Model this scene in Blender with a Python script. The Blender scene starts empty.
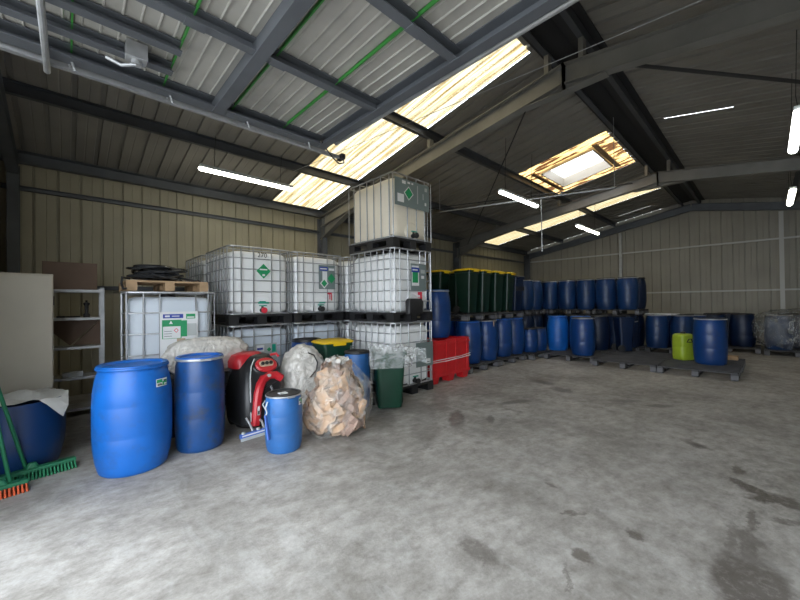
import bpy, bmesh, math, random
from math import sin, cos, pi, radians as R, sqrt, atan2
from mathutils import Vector as V, Matrix, noise
random.seed(7)
S = bpy.context.scene
COL = S.collection

# ---------------------------------------------------------------- materials
def nt(m):
    m.use_nodes = True
    return m.node_tree
def mat(name, col, rough=.5, metal=0., var=0., vscale=3., bump=0., bscale=20., col2=None, dirt=0., dscale=2., spec=.5, coat=0.):
    m = bpy.data.materials.new(name); t = nt(m); N = t.nodes; L = t.links
    b = N['Principled BSDF']
    b.inputs['Base Color'].default_value = (*col, 1); b.inputs['Roughness'].default_value = rough
    b.inputs['Metallic'].default_value = metal; b.inputs['Specular IOR Level'].default_value = spec
    b.inputs['Coat Weight'].default_value = coat
    tc = N.new('ShaderNodeTexCoord')
    if var or col2:
        n = N.new('ShaderNodeTexNoise'); n.inputs['Scale'].default_value = vscale; n.inputs['Detail'].default_value = 6
        L.new(tc.outputs['Object'], n.inputs['Vector'])
        r = N.new('ShaderNodeValToRGB'); L.new(n.outputs['Fac'], r.inputs['Fac'])
        c2 = col2 if col2 else tuple(c*(1+var) for c in col)
        c1 = col if col2 else tuple(c*(1-var) for c in col)
        r.color_ramp.elements[0].color = (*c1, 1); r.color_ramp.elements[0].position = .35
        r.color_ramp.elements[1].color = (*c2, 1); r.color_ramp.elements[1].position = .65
        out = r.outputs['Color']
        if dirt:
            n2 = N.new('ShaderNodeTexNoise'); n2.inputs['Scale'].default_value = dscale; n2.inputs['Detail'].default_value = 9; n2.inputs['Roughness'].default_value = .7
            L.new(tc.outputs['Object'], n2.inputs['Vector'])
            r2 = N.new('ShaderNodeValToRGB'); L.new(n2.outputs['Fac'], r2.inputs['Fac'])
            r2.color_ramp.elements[0].position = .52; r2.color_ramp.elements[0].color = (0, 0, 0, 1)
            r2.color_ramp.elements[1].position = .68; r2.color_ramp.elements[1].color = (dirt, dirt, dirt, 1)
            mx = N.new('ShaderNodeMix'); mx.data_type = 'RGBA'
            L.new(r2.outputs['Color'], mx.inputs[0]); L.new(out, mx.inputs[6]); mx.inputs[7].default_value = (.06, .055, .05, 1)
            out = mx.outputs[2]
        L.new(out, b.inputs['Base Color'])
    if bump:
        n3 = N.new('ShaderNodeTexNoise'); n3.inputs['Scale'].default_value = bscale; n3.inputs['Detail'].default_value = 4
        L.new(tc.outputs['Object'], n3.inputs['Vector'])
        bp = N.new('ShaderNodeBump'); bp.inputs['Strength'].default_value = bump; bp.inputs['Distance'].default_value = .02
        L.new(n3.outputs['Fac'], bp.inputs['Height']); L.new(bp.outputs['Normal'], b.inputs['Normal'])
    return m
def emis(name, col, s):
    m = bpy.data.materials.new(name); t = nt(m); b = t.nodes['Principled BSDF']
    b.inputs['Base Color'].default_value = (*col, 1)
    b.inputs['Emission Color'].default_value = (*col, 1); b.inputs['Emission Strength'].default_value = s
    return m
def skylight_mat(name, c1, c2, lo=.42, hi=.62, stretch=(6, .7, 1), ribs=False):
    m = bpy.data.materials.new(name); t = nt(m); N = t.nodes; L = t.links
    out = N['Material Output']; N.remove(N['Principled BSDF'])
    tc = N.new('ShaderNodeTexCoord'); mp = N.new('ShaderNodeMapping'); mp.inputs['Scale'].default_value = stretch
    n = N.new('ShaderNodeTexNoise'); n.inputs['Scale'].default_value = 2.2; n.inputs['Detail'].default_value = 8
    L.new(tc.outputs['Object'], mp.inputs['Vector']); L.new(mp.outputs['Vector'], n.inputs['Vector'])
    r = N.new('ShaderNodeValToRGB'); L.new(n.outputs['Fac'], r.inputs['Fac'])
    r.color_ramp.elements[0].position = lo; r.color_ramp.elements[1].position = hi
    r.color_ramp.elements[0].color = (*c1, 1); r.color_ramp.elements[1].color = (*c2, 1)
    col = r.outputs['Color']
    if ribs:   # the ribs of the sheet overlap and let less light through; speckles of dirt
        wv = N.new('ShaderNodeTexWave'); wv.inputs['Scale'].default_value = 1.85; wv.inputs['Distortion'].default_value = .6; wv.inputs['Detail'].default_value = 2; wv.inputs['Detail Scale'].default_value = 3
        L.new(tc.outputs['Object'], wv.inputs['Vector'])
        sp = N.new('ShaderNodeTexNoise'); sp.inputs['Scale'].default_value = 45; sp.inputs['Detail'].default_value = 4; L.new(tc.outputs['Object'], sp.inputs['Vector'])
        ad = N.new('ShaderNodeMath'); ad.operation = 'MULTIPLY_ADD'; ad.inputs[1].default_value = .55; L.new(wv.outputs['Fac'], ad.inputs[0]); L.new(sp.outputs['Fac'], ad.inputs[2])
        cr = N.new('ShaderNodeValToRGB'); L.new(ad.outputs[0], cr.inputs['Fac']); cr.color_ramp.elements[0].position = .42; cr.color_ramp.elements[1].position = .85
        cr.color_ramp.elements[0].color = (.62, .55, .42, 1); cr.color_ramp.elements[1].color = (1.5, 1.5, 1.5, 1)
        mm = N.new('ShaderNodeMix'); mm.data_type = 'RGBA'; mm.blend_type = 'MULTIPLY'; mm.inputs[0].default_value = 1
        L.new(col, mm.inputs[6]); L.new(cr.outputs['Color'], mm.inputs[7]); col = mm.outputs[2]
    tr = N.new('ShaderNodeBsdfTranslucent'); df = N.new('ShaderNodeBsdfDiffuse'); mx = N.new('ShaderNodeMixShader')
    L.new(col, tr.inputs['Color']); L.new(col, df.inputs['Color'])
    mx.inputs[0].default_value = .15
    L.new(tr.outputs[0], mx.inputs[1]); L.new(df.outputs[0], mx.inputs[2]); L.new(mx.outputs[0], out.inputs['Surface'])
    return m
def film(name, col, alpha, rough=.15, bump=.6, bscale=14, hi=None):
    """thin plastic film: part see-through, part milky, glossy"""
    m = bpy.data.materials.new(name); t = nt(m); N = t.nodes; L = t.links
    b = N['Principled BSDF']; b.inputs['Base Color'].default_value = (*col, 1); b.inputs['Roughness'].default_value = rough
    b.inputs['Specular IOR Level'].default_value = .8
    tc = N.new('ShaderNodeTexCoord'); n = N.new('ShaderNodeTexNoise'); n.inputs['Scale'].default_value = bscale; n.inputs['Detail'].default_value = 3
    n.inputs['Distortion'].default_value = 1.5
    L.new(tc.outputs['Object'], n.inputs['Vector'])
    bp = N.new('ShaderNodeBump'); bp.inputs['Strength'].default_value = bump; bp.inputs['Distance'].default_value = .05
    L.new(n.outputs['Fac'], bp.inputs['Height']); L.new(bp.outputs['Normal'], b.inputs['Normal'])
    n2 = N.new('ShaderNodeTexNoise'); n2.inputs['Scale'].default_value = bscale*.7; n2.inputs['Detail'].default_value = 5
    n2.inputs['Distortion'].default_value = 2.5
    L.new(tc.outputs['Object'], n2.inputs['Vector'])
    mr = N.new('ShaderNodeMapRange'); mr.inputs['From Min'].default_value = .35; mr.inputs['From Max'].default_value = .65
    mr.inputs['To Min'].default_value = max(0, alpha-.12); mr.inputs['To Max'].default_value = min(1, alpha+(hi if hi else .15))
    L.new(n2.outputs['Fac'], mr.inputs['Value']); L.new(mr.outputs['Result'], b.inputs['Alpha'])
    return m

M = {}
M['wall'] = mat('ribbed_wall_sheet', (.37, .34, .245), .55, 0, .07, 1.2)
M['wallend'] = mat('gable_sheet', (.32, .30, .25), .55, 0, .07, 1.2)
M['roof'] = mat('roof_sheet', (.27, .255, .23), .6, 0, .10, 1.5)
M['roofdark'] = mat('roof_sheet_dark', (.115, .107, .10), .75, 0, .10, 1.5)
M['steel'] = mat('painted_steel', (.12, .13, .145), .5, .2, .1, 3)
M['purlin'] = mat('purlin_steel', (.075, .08, .09), .5, .2, .1, 3)
M['darksteel'] = mat('dark_steel', (.035, .035, .037), .6, .1)
M['galv'] = mat('galvanised', (.42, .43, .44), .42, .5, .12, 8)
M['cage'] = mat('cage_steel', (.42, .43, .45), .38, .6, .1, 10)
M['white_post'] = mat('white_post', (.55, .55, .53), .5)
M['rafter'] = mat('rafter_steel', (.21, .205, .19), .5, .1, .1, 3)
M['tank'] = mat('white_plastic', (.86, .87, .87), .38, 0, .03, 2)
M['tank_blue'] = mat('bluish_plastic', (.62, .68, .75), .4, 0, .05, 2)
M['tank_cream'] = mat('cream_plastic', (.86, .79, .65), .4, 0, .05, 2)
M['black'] = mat('black_plastic', (.018, .018, .02), .45)
M['rubber'] = mat('rubber', (.02, .02, .02), .7)
M['blue'] = mat('bright_blue_plastic', (.006, .12, .47), .42, 0, .12, 2.5, dirt=.25, dscale=7)
M['blue2'] = mat('scuffed_blue_plastic', (.008, .06, .21), .38, 0, .18, 3.5, dirt=.7, dscale=5, bump=.15, bscale=12)
M['blue3'] = mat('keg_blue_plastic', (.025, .125, .36), .45, 0, .15, 4, dirt=.3, dscale=9)
M['blue4'] = mat('stock_blue_plastic', (.006, .045, .185), .36, 0, .12, 2.5, dirt=.3, dscale=6)
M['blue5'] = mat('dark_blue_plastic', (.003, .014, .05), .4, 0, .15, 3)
M['blue7'] = mat('deep_blue_plastic', (.005, .032, .115), .38, 0, .12, 2.5, dirt=.3, dscale=6)  # darker blue than blue4, for far barrels and the tub
M['blue6'] = mat('lid_blue_plastic', (.012, .11, .45), .3)
M['green'] = mat('dark_green_plastic', (.004, .04, .022), .4, 0, .1, 4)
M['greend'] = mat('deep_green_plastic', (.004, .022, .014), .35, 0, .1, 4)
M['yellow'] = mat('yellow_plastic', (.75, .50, .012), .4, 0, .06, 4)
M['lime'] = mat('lime_plastic', (.36, .48, .035), .4, 0, .05, 5)
M['red'] = mat('red_plastic', (.60, .016, .022), .4, 0, .08, 4)
M['redm'] = mat('red_machine_plastic', (.50, .02, .03), .33, 0, .05, 4)
M['blackm'] = mat('black_machine_plastic', (.018, .019, .021), .36, 0, .1, 5)
M['tan'] = mat('tan_panel', (.48, .36, .26), .5)
M['wood'] = mat('pallet_wood', (.42, .28, .16), .7, 0, .15, 9)
M['gpal'] = mat('grey_pallet', (.05, .05, .055), .7, 0, .3, 5)
M['gblock'] = mat('grey_block', (.14, .14, .15), .75, 0, .15, 5)
M['cabinet'] = mat('beige_metal', (.50, .46, .38), .5, 0, .05, 2)
M['cardboard'] = mat('brown_cardboard', (.16, .105, .075), .75, 0, .08, 3)
M['paper'] = mat('brown_paper', (.56, .37, .235), .8, 0, .15, 4, bump=.5, bscale=9)
M['paper2'] = mat('dark_brown_paper', (.36, .25, .20), .8, 0, .15, 4, bump=.5, bscale=9)
M['gseal'] = mat('green_seal', (.045, .26, .05), .5)
M['doorsheet'] = mat('door_sheet', (.38, .37, .34), .55, 0, .10, 3)
M['broomg'] = mat('green_broom', (.015, .15, .07), .5)
M['bristleg'] = mat('green_bristle', (.02, .2, .09), .8, 0, .4, 90)
M['orange'] = mat('orange_bristle', (.60, .09, .02), .7, 0, .35, 80)
M['squee'] = mat('squeegee_blue', (.08, .16, .50), .4)
M['white'] = mat('white_label', (.75, .76, .77), .5)
M['lgrey'] = mat('light_grey_label', (.45, .48, .48), .4)
M['plate'] = mat('grey_green_plate', (.20, .25, .25), .4, .2)
M['lblue'] = mat('label_blue', (.02, .05, .35), .5)
M['lgreen'] = mat('label_green', (.012, .30, .11), .5)
M['lblack'] = mat('label_black', (.02, .03, .03), .5)
M['lred'] = mat('label_red', (.7, .03, .06), .5)
M['teal'] = mat('teal_ink', (.01, .35, .24), .5)
M['film'] = film('clear_film', (.8, .82, .82), .20, .12, .7, 5, .25)
M['filmwhite'] = film('milky_film', (.70, .67, .62), .80, .28, .7, 7, .16)
M['filmclear2'] = film('bag_film', (.78, .76, .72), .13, .16, .9, 7, .22)
M['filmgrey'] = film('wrap_film', (.32, .34, .35), .38, .35, .5, 3, .14)
M['tube'] = emis('fluorescent_tube', (1, .97, .82), 16)
M['tubew'] = emis('cool_tube', (.95, 1, .96), 12)
M['sky1'] = skylight_mat('fibreglass_sheet', (.135, .092, .036), (.27, .235, .16), .36, .60, (13, .5, 1), True)
M['sky2'] = skylight_mat('fibreglass_sheet_warm', (.15, .115, .055), (.20, .165, .10), .3, .6, (8, .6, 1), True)
M['rust'] = skylight_mat('stained_fibreglass', (.07, .03, .012), (.62, .40, .15), .47, .56, (7, 1.2, 1))
M['dome'] = skylight_mat('opal_dome', (.85, .85, .85), (.9, .9, .9))
M['curb'] = mat('hatch_curb', (.5, .44, .36), .6)

# concrete floor
def floor_mat():
    m = bpy.data.materials.new('concrete'); t = nt(m); N = t.nodes; L = t.links; b = N['Principled BSDF']
    tc = N.new('ShaderNodeTexCoord')
    def noi(scale, det=8, ro=.6, sc=None, dist=0):
        n = N.new('ShaderNodeTexNoise'); n.inputs['Scale'].default_value = scale; n.inputs['Detail'].default_value = det
        n.inputs['Roughness'].default_value = ro; n.inputs['Distortion'].default_value = dist
        src = tc.outputs['Object']
        if sc:
            mp = N.new('ShaderNodeMapping'); mp.inputs['Scale'].default_value = sc[:3]; mp.inputs['Rotation'].default_value = (0, 0, sc[3])
            L.new(src, mp.inputs['Vector']); src = mp.outputs['Vector']
        L.new(src, n.inputs['Vector']); return n.outputs['Fac']
    def ramp(f, p0, p1, c0, c1):
        r = N.new('ShaderNodeValToRGB'); r.color_ramp.elements[0].position = p0; r.color_ramp.elements[1].position = p1
        r.color_ramp.elements[0].color = (*c0, 1); r.color_ramp.elements[1].color = (*c1, 1); L.new(f, r.inputs['Fac']); return r.outputs['Color']
    def mix(f, a, c, mode='MIX'):
        x = N.new('ShaderNodeMix'); x.data_type = 'RGBA'; x.blend_type = mode
        if isinstance(f, (int, float)): x.inputs[0].default_value = f
        else: L.new(f, x.inputs[0])
        L.new(a, x.inputs[6])
        if isinstance(c, tuple): x.inputs[7].default_value = (*c, 1)
        else: L.new(c, x.inputs[7])
        return x.outputs[2]
    base = ramp(noi(1.1), .35, .68, (.275, .262, .243), (.47, .455, .435))
    fine = ramp(noi(6, 12, .78, (1, 1.5, 1, .5)), .34, .66, (.58, .56, .53), (1.18, 1.17, 1.16))
    c = mix(1., base, fine, 'MULTIPLY')
    streak = ramp(noi(2.2, 9, .7, (2.2, .9, 1, -.8), .8), .50, .72, (0, 0, 0), (.32, .32, .32))
    c = mix(streak, c, (.56, .56, .55))
    sp = ramp(noi(2.7, 8, .7, None, .6), .60, .70, (0, 0, 0), (.6, .6, .6)); c = mix(sp, c, (.15, .135, .12))
    # the older, dirtier concrete deeper in the shed
    sep = N.new('ShaderNodeSeparateXYZ'); L.new(tc.outputs['Object'], sep.inputs[0])
    # stains with a place of their own: (x, y, rx, ry, angle, strength)
    st = [(4.2, 0.2, 0.07, 0.03, 0.05, 0.7), (3.93, 0.19, 0.05, 0.04, 0.85, 0.75), (3.86, 0.1, 0.1, 0.05, 0.83, 0.85), (3.77, -0.0, 0.13, 0.05, -0.9, 0.85), (3.79, -0.08, 0.1, 0.06, 0.78, 0.85), (3.46, -0.08, 0.08, 0.03, -0.92, 0.6), (3.06, 0.11, 0.07, 0.05, 0.84, 0.6), (2.56, 0.13, 0.22, 0.09, 0.05, 0.8), (2.57, 0.05, 0.22, 0.1, 0.02, 0.8), (2.91, 0.1, 0.22, 0.03, 0.03, 0.65), (2.9, 0.17, 0.25, 0.02, 0.06, 0.5), (3.32, 0.09, 0.14, 0.02, 0.03, 0.6), (4.64, 0.52, 0.07, 0.05, 0.91, 0.75), (2.82, 1.22, 0.035, 0.025, 1.21, 0.7), (2.54, 0.99, 0.05, 0.015, -0.53, 0.7), (2.56, 0.94, 0.05, 0.015, -0.55, 0.7), (2.59, 0.6, 0.05, 0.03, 1.03, 0.75), (2.17, 0.76, 0.05, 0.04, 1.14, 0.75), (1.78, 1.21, 0.11, 0.06, 1.4, 0.6), (4.79, 2.59, 0.22, 0.06, -0.4, 0.7), (3.58, 2.74, 0.25, 0.08, 0.65, 0.6), (3.88, 2.44, 0.14, 0.04, 0.56, 0.65), (6.32, 2.88, 0.2, 0.1, 1.23, 0.75), (5.97, 2.38, 0.18, 0.1, 1.18, 0.7), (5.97, 1.45, 0.16, 0.06, -0.66, 0.8), (6.0, 1.06, 0.14, 0.06, -0.73, 0.75), (3.14, 2.88, 0.45, 0.14, 0.74, 0.35), (3.55, 3.65, 0.5, 0.2, 1.6, 0.35), (1.45, 3.93, 0.45, 0.18, 2.02, 0.5), (4.1, 3.45, 0.5, 0.1, 0.7, 0.35), (2.92, 3.37, 0.3, 0.12, 0.86, 0.4), (1.94, 0.76, 0.1, 0.008, 0.37, 0.5), (1.13, 4.06, 0.35, 0.1, 2.1, 0.4)]
    wob = N.new('ShaderNodeTexNoise'); wob.inputs['Scale'].default_value = 11; wob.inputs['Roughness'].default_value = .75; wob.inputs['Detail'].default_value = 8; L.new(tc.outputs['Object'], wob.inputs['Vector'])
    wv = N.new('ShaderNodeVectorMath'); wv.operation = 'MULTIPLY_ADD'; L.new(wob.outputs['Color'], wv.inputs[0])
    wv.inputs[1].default_value = (.15, .15, 0); L.new(tc.outputs['Object'], wv.inputs[2])
    tot = None
    for (x, y, rx, ry, a, s) in st:
        mp = N.new('ShaderNodeMapping'); mp.vector_type = 'TEXTURE'
        mp.inputs['Location'].default_value = (x+.075, y+.075, 0); mp.inputs['Rotation'].default_value = (0, 0, a); mp.inputs['Scale'].default_value = (rx, ry, 1e3)
        L.new(wv.outputs[0], mp.inputs['Vector'])
        ln = N.new('ShaderNodeVectorMath'); ln.operation = 'LENGTH'; L.new(mp.outputs[0], ln.inputs[0])
        mr = N.new('ShaderNodeMapRange'); mr.inputs['From Min'].default_value = .95; mr.inputs['From Max'].default_value = 1.5
        mr.inputs['To Min'].default_value = s; mr.inputs['To Max'].default_value = 0; L.new(ln.outputs['Value'], mr.inputs['Value'])
        if tot is None: tot = mr.outputs[0]
        else:
            mm = N.new('ShaderNodeMath'); mm.operation = 'MAXIMUM'; L.new(tot, mm.inputs[0]); L.new(mr.outputs[0], mm.inputs[1]); tot = mm.outputs[0]
    bk = ramp(noi(16, 10, .8), .34, .5, (.25, .25, .25), (1, 1, 1))
    mk = N.new('ShaderNodeMath'); mk.operation = 'MULTIPLY'; L.new(tot, mk.inputs[0]); L.new(bk, mk.inputs[1]); tot = mk.outputs[0]
    c = mix(tot, c, (.075, .062, .052))
    L.new(c, b.inputs['Base Color'])
    rr = N.new('ShaderNodeMapRange'); rr.inputs['To Min'].default_value = .62; rr.inputs['To Max'].default_value = .3; L.new(tot, rr.inputs['Value'])
    L.new(rr.outputs[0], b.inputs['Roughness']); b.inputs['Specular IOR Level'].default_value = .35
    bp = N.new('ShaderNodeBump'); bp.inputs['Strength'].default_value = .25; bp.inputs['Distance'].default_value = .01
    L.new(noi(35), bp.inputs['Height']); L.new(bp.outputs['Normal'], b.inputs['Normal'])
    return m
M['floor'] = floor_mat()
M['yard'] = mat('yard_paving', (.36, .35, .33), .8, 0, .1, 2)

# ---------------------------------------------------------------- mesh builder
class MB:
    def __init__(s): s.v = []; s.f = []; s.m = []; s.T = None
    def add(s, vs, fs, mi=0):
        o = len(s.v)
        s.v += [tuple(s.T @ V(p)) if s.T is not None else tuple(p) for p in vs]
        s.f += [tuple(i+o for i in f) for f in fs]; s.m += [mi]*len(fs); return s
    def box(s, a, b, mi=0):
        x0, y0, z0 = a; x1, y1, z1 = b
        return s.add([(x0,y0,z0),(x1,y0,z0),(x1,y1,z0),(x0,y1,z0),(x0,y0,z1),(x1,y0,z1),(x1,y1,z1),(x0,y1,z1)],
            [(0,3,2,1),(4,5,6,7),(0,1,5,4),(1,2,6,5),(2,3,7,6),(3,0,4,7)], mi)
    def bar(s, p, q, w, h, up=(0,0,1), mi=0):
        """rectangular bar from p to q: w sideways, h along up"""
        p = V(p); q = V(q); d = (q-p).normalized(); u = V(up); sd = d.cross(u).normalized(); u = sd.cross(d).normalized()
        c = []
        for e in (p, q):
            for a, b in ((-1,-1),(1,-1),(1,1),(-1,1)): c.append(e+sd*a*w/2+u*b*h/2)
        return s.add(c, [(3,2,1,0),(4,5,6,7),(0,1,5,4),(1,2,6,5),(2,3,7,6),(3,0,4,7)], mi)
    def ibeam(s, p, q, w, h, up=(0,0,1), tf=.012, tw=.010):
        p = V(p); q = V(q); d = (q-p).normalized(); sd = d.cross(V(up)).normalized(); u = sd.cross(d).normalized()
        s.bar(p+u*(h/2-tf/2), q+u*(h/2-tf/2), w, tf, up); s.bar(p-u*(h/2-tf/2), q-u*(h/2-tf/2), w, tf, up)
        return s.bar(p, q, tw, h-2*tf, up)
    def cbeam(s, p, q, w, h, up=(0,0,1), t=.008, side=1):
        p = V(p); q = V(q); d = (q-p).normalized(); sd = d.cross(V(up)).normalized()*side; u = (sd*side).cross(d).normalized()
        s.bar(p+u*(h/2-t/2), q+u*(h/2-t/2), w, t, up); s.bar(p-u*(h/2-t/2), q-u*(h/2-t/2), w, t, up)
        return s.bar(p-sd*(w/2-t/2), q-sd*(w/2-t/2), t, h-2*t, up)
    def path(s, pts, r, n=8, closed=False, mi=0, caps=True):
        pts = [V(p) for p in pts]; k = len(pts); vs = []; prev = None
        for i, p in enumerate(pts):
            a = pts[(i-1) % k] if (closed or i > 0) else p; b = pts[(i+1) % k] if (closed or i < k-1) else p
            d = (b-a).normalized()
            if prev is None:
                u = V((0,0,1)) if abs(d.z) < .9 else V((1,0,0)); u = (u-d*u.dot(d)).normalized()
            else: u = (prev-d*prev.dot(d)).normalized()
            prev = u; w = d.cross(u); rr = r[i] if isinstance(r, (list, tuple)) else r
            for j in range(n): vs.append(p+u*rr*cos(2*pi*j/n)+w*rr*sin(2*pi*j/n))
        fs = []
        for i in range(k if closed else k-1):
            for j in range(n):
                a = i*n+j; b = i*n+(j+1) % n; c = ((i+1) % k)*n+(j+1) % n; e = ((i+1) % k)*n+j
                fs.append((a, e, c, b))
        if not closed and caps: fs.append(tuple(range(n))); fs.append(tuple(reversed(range((k-1)*n, k*n))))
        return s.add(vs, fs, mi)
    def lathe(s, prof, n=32, c=(0,0,0), mi=0, ax=1., ay=1.):
        vs = []; fs = []; idx = []
        for (r, z) in prof:
            if r < 1e-6: idx.append([len(vs)]); vs.append((c[0], c[1], c[2]+z))
            else:
                idx.append(list(range(len(vs), len(vs)+n)))
                for j in range(n): vs.append((c[0]+r*ax*cos(2*pi*j/n), c[1]+r*ay*sin(2*pi*j/n), c[2]+z))
        for A, B in zip(idx, idx[1:]):
            for j in range(n):
                j2 = (j+1) % n
                if len(A) == 1 and len(B) == 1: continue
                if len(A) == 1: fs.append((A[0], B[j2], B[j]))
                elif len(B) == 1: fs.append((A[j], A[j2], B[0]))
                else: fs.append((A[j], A[j2], B[j2], B[j]))
        return s.add(vs, fs, mi)
    def cyl(s, p, q, r, n=16, mi=0): return s.path([p, q], r, n, False, mi)
    def rings(s, rings, cap=True, mi=0, closed=True):
        n = len(rings[0]); vs = [p for r in rings for p in r]; fs = []
        for i in range(len(rings)-1):
            for j in range(n if closed else n-1): fs.append((i*n+j, i*n+(j+1) % n, (i+1)*n+(j+1) % n, (i+1)*n+j))
        if cap: fs.append(tuple(reversed(range(n)))); fs.append(tuple(range((len(rings)-1)*n, len(rings)*n)))
        return s.add(vs, fs, mi)
    def prism(s, poly, a0, a1, axis='y', mi=0):
        """polygon in the plane across axis, pushed along it"""
        f = {'y': lambda p, t: (p[0], t, p[1]), 'x': lambda p, t: (t, p[0], p[1]), 'z': lambda p, t: (p[0], p[1], t)}[axis]
        n = len(poly)
        vs = [f(p, a0) for p in poly]+[f(p, a1) for p in poly]
        fs = [tuple(range(n)), tuple(reversed(range(n, 2*n)))]+[(i, i+n, (i+1) % n+n, (i+1) % n) for i in range(n)]
        return s.add(vs, fs, mi)
    def build(s, name, m, parent=None, smooth=False, kind=None, bevel=0, label=None):
        me = bpy.data.meshes.new(name); me.from_pydata(s.v, [], s.f)
        for k in (m if isinstance(m, (list, tuple)) else [m]): me.materials.append(M[k] if isinstance(k, str) else k)
        me.polygons.foreach_set('material_index', s.m)
        bm = bmesh.new(); bm.from_mesh(me); bmesh.ops.recalc_face_normals(bm, faces=bm.faces); bm.to_mesh(me); bm.free()
        if smooth:
            me.polygons.foreach_set('use_smooth', [True]*len(me.polygons))
            me.set_sharp_from_angle(angle=R(38))
        o = bpy.data.objects.new(name, me); COL.objects.link(o)
        if parent: o.parent = parent
        if kind: o['kind'] = kind
        if label: o['label'] = label
        if bevel:
            b = o.modifiers.new('bevel', 'BEVEL'); b.width = bevel; b.segments = 2; b.limit_method = 'ANGLE'
        return o
def thing(name, label, cat, loc=(0,0,0), rz=0., group=None):
    o = bpy.data.objects.new(name, None); COL.objects.link(o); o.location = loc; o.rotation_euler = (0,0,rz)
    o['label'] = label; o['category'] = cat; o.empty_display_size = .1
    if group: o['group'] = group
    return o
def tag(o, label, cat, group=None, kind=None):
    o['label'] = label; o['category'] = cat
    if group: o['group'] = group
    if kind: o['kind'] = kind
    return o
def dup(root, loc, rz, label, group=None):
    r = root.copy(); COL.objects.link(r); r.location = loc; r.rotation_euler = (0,0,rz); r['label'] = label
    if group: r['group'] = group
    elif 'group' in r.keys(): del r['group']
    for ch in list(root.children):
        c = ch.copy(); COL.objects.link(c); c.parent = r
        for g in list(ch.children):
            d = g.copy(); COL.objects.link(d); d.parent = c
    return r
def rrect(w, d, r, z, n=5, cx=0, cy=0):
    pts = []
    for (sx, sy, a0) in ((1,1,0),(-1,1,pi/2),(-1,-1,pi),(1,-1,3*pi/2)):
        for k in range(n+1):
            a = a0+pi/2*k/n; pts.append((cx+sx*(w/2-r)+r*cos(a), cy+sy*(d/2-r)+r*sin(a), z))
    return pts
trim_n = [0]
def trim(mb, m, **k):
    trim_n[0] += 1
    return mb.build('trim_%d' % trim_n[0], m, kind='structure', **k)

# ---------------------------------------------------------------- shell
X0, X1, YL, YR, RY = -.72, 16.0, 8.0, -4.4, 1.8
ZR, SL = 4.85, .185
def zpur(y): return ZR-SL*abs(y-RY)          # underside of the purlins
def zsheet(y): return zpur(y)+.16
MB().box((X0-.1, YR-.1, -.12), (X1+.1, YL+.1, 0)).build('floor', 'floor', kind='structure')
MB().box((-14, -14, -.16), (X0-.1, 16, -.02)).build('ground', 'yard', kind='structure')

PITCH = .2775
def profile(u0, u1, groove=.022, depth=.03, phase=0., pitch=PITCH):
    """flat pans with a narrow groove and a faint crease between"""
    out = [(u0, 0.)]; k = math.floor((u0-phase)/pitch)
    while phase+k*pitch < u1:
        g = phase+k*pitch
        for du, dd in ((-groove/2-.006, 0), (-groove/2, depth), (groove/2, depth), (groove/2+.006, 0), (pitch/2-.012, 0), (pitch/2, .004), (pitch/2+.012, 0)):
            if u0 < g+du < u1: out.append((g+du, dd))
        k += 1
    out.append((u1, 0.)); return out
def wallsheet(name, m, axis, pos, sgn, spans, phase=0.):
    """spans: (u0,u1,zlo(u),zhi(u))"""
    mb = MB()
    for (u0, u1, zl, zh) in spans:
        pr = profile(u0, u1, phase=phase); vs = []
        for (u, d) in pr:
            p = pos+sgn*d
            for z in (zl(u), zh(u)): vs.append((u, p, z) if axis == 'x' else (p, u, z))
        mb.add(vs, [(2*i, 2*i+2, 2*i+3, 2*i+1) for i in range(len(pr)-1)])
    return mb.build(name, m, kind='structure')
c0 = lambda u: 0.
wallsheet('wall_left', 'wall', 'x', YL, 1, [(X0, X1, c0, lambda u: zsheet(YL)+.02)], phase=-.10)
wallsheet('wall_far', 'wallend', 'y', X1, 1, [(YR, RY, c0, lambda u: zsheet(u)+.02), (RY, YL, c0, lambda u: zsheet(u)+.02)], phase=.21)
wallsheet('wall_right', 'wall', 'x', YR, -1, [(X0, X1, c0, lambda u: zsheet(YR)+.02)])
DY0, DY1, DZ = -2.9, 3.45, 3.27
wallsheet('wall_front', 'wall', 'y', X0, -1, [(DY1, YL, c0, lambda u: zsheet(u)+.02), (RY, DY1, lambda u: DZ, lambda u: zsheet(u)+.02),
    (DY0, RY, lambda u: DZ, lambda u: zsheet(u)+.02), (YR, DY0, c0, lambda u: zsheet(u)+.02)])

SK = [(3.46, 4.66, 2.22, 7.95), (12.15, 13.25, 2.22, 7.95)]        # two strips of translucent sheet
HT = (7.95, 10.30, 2.22, 4.18)                                      # stained sheet with the roof hatch
HI = (8.45, 9.85, 2.62, 3.80)
def roofpiece(mb, x0, x1, y0, y1, depth=.035, groove=.05):
    pr = profile(x0, x1, groove, depth, .08); vs = []
    for (u, d) in pr:
        for y in (y0, y1): vs.append((u, y, zsheet(y)+d))
    mb.add(vs, [(2*i, 2*i+2, 2*i+3, 2*i+1) for i in range(len(pr)-1)])
rb = MB()
GAP = [(14.96, 14.985, 2.8, 3.8), (15.925, 15.95, 2.6, 7.7)]       # daylight through open sheet laps
xs = sorted(set([X0-.1, X1+.1]+[a for s in SK+GAP for a in s[:2]]+list(HT[:2])))
for a, b in zip(xs, xs[1:]):
    ys = [(RY, 8.15)]
    for (p, q, r, s) in SK+[HT]+GAP:
        if abs(a-p) < 1e-6: ys = [(RY, r), (s, 8.15)]
    for (y0, y1) in ys: roofpiece(rb, a, b, y0, y1)
rb.build('ceiling', 'roof', kind='structure')
rb = MB(); roofpiece(rb, X0-.1, 8.19, RY, YR-.15); roofpiece(rb, 8.205, X1+.1, RY, YR-.15); roofpiece(rb, 8.19, 8.205, RY, 1.3); roofpiece(rb, 8.19, 8.205, .35, YR-.15)
rb.build('ceiling', 'roof', kind='structure')
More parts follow.
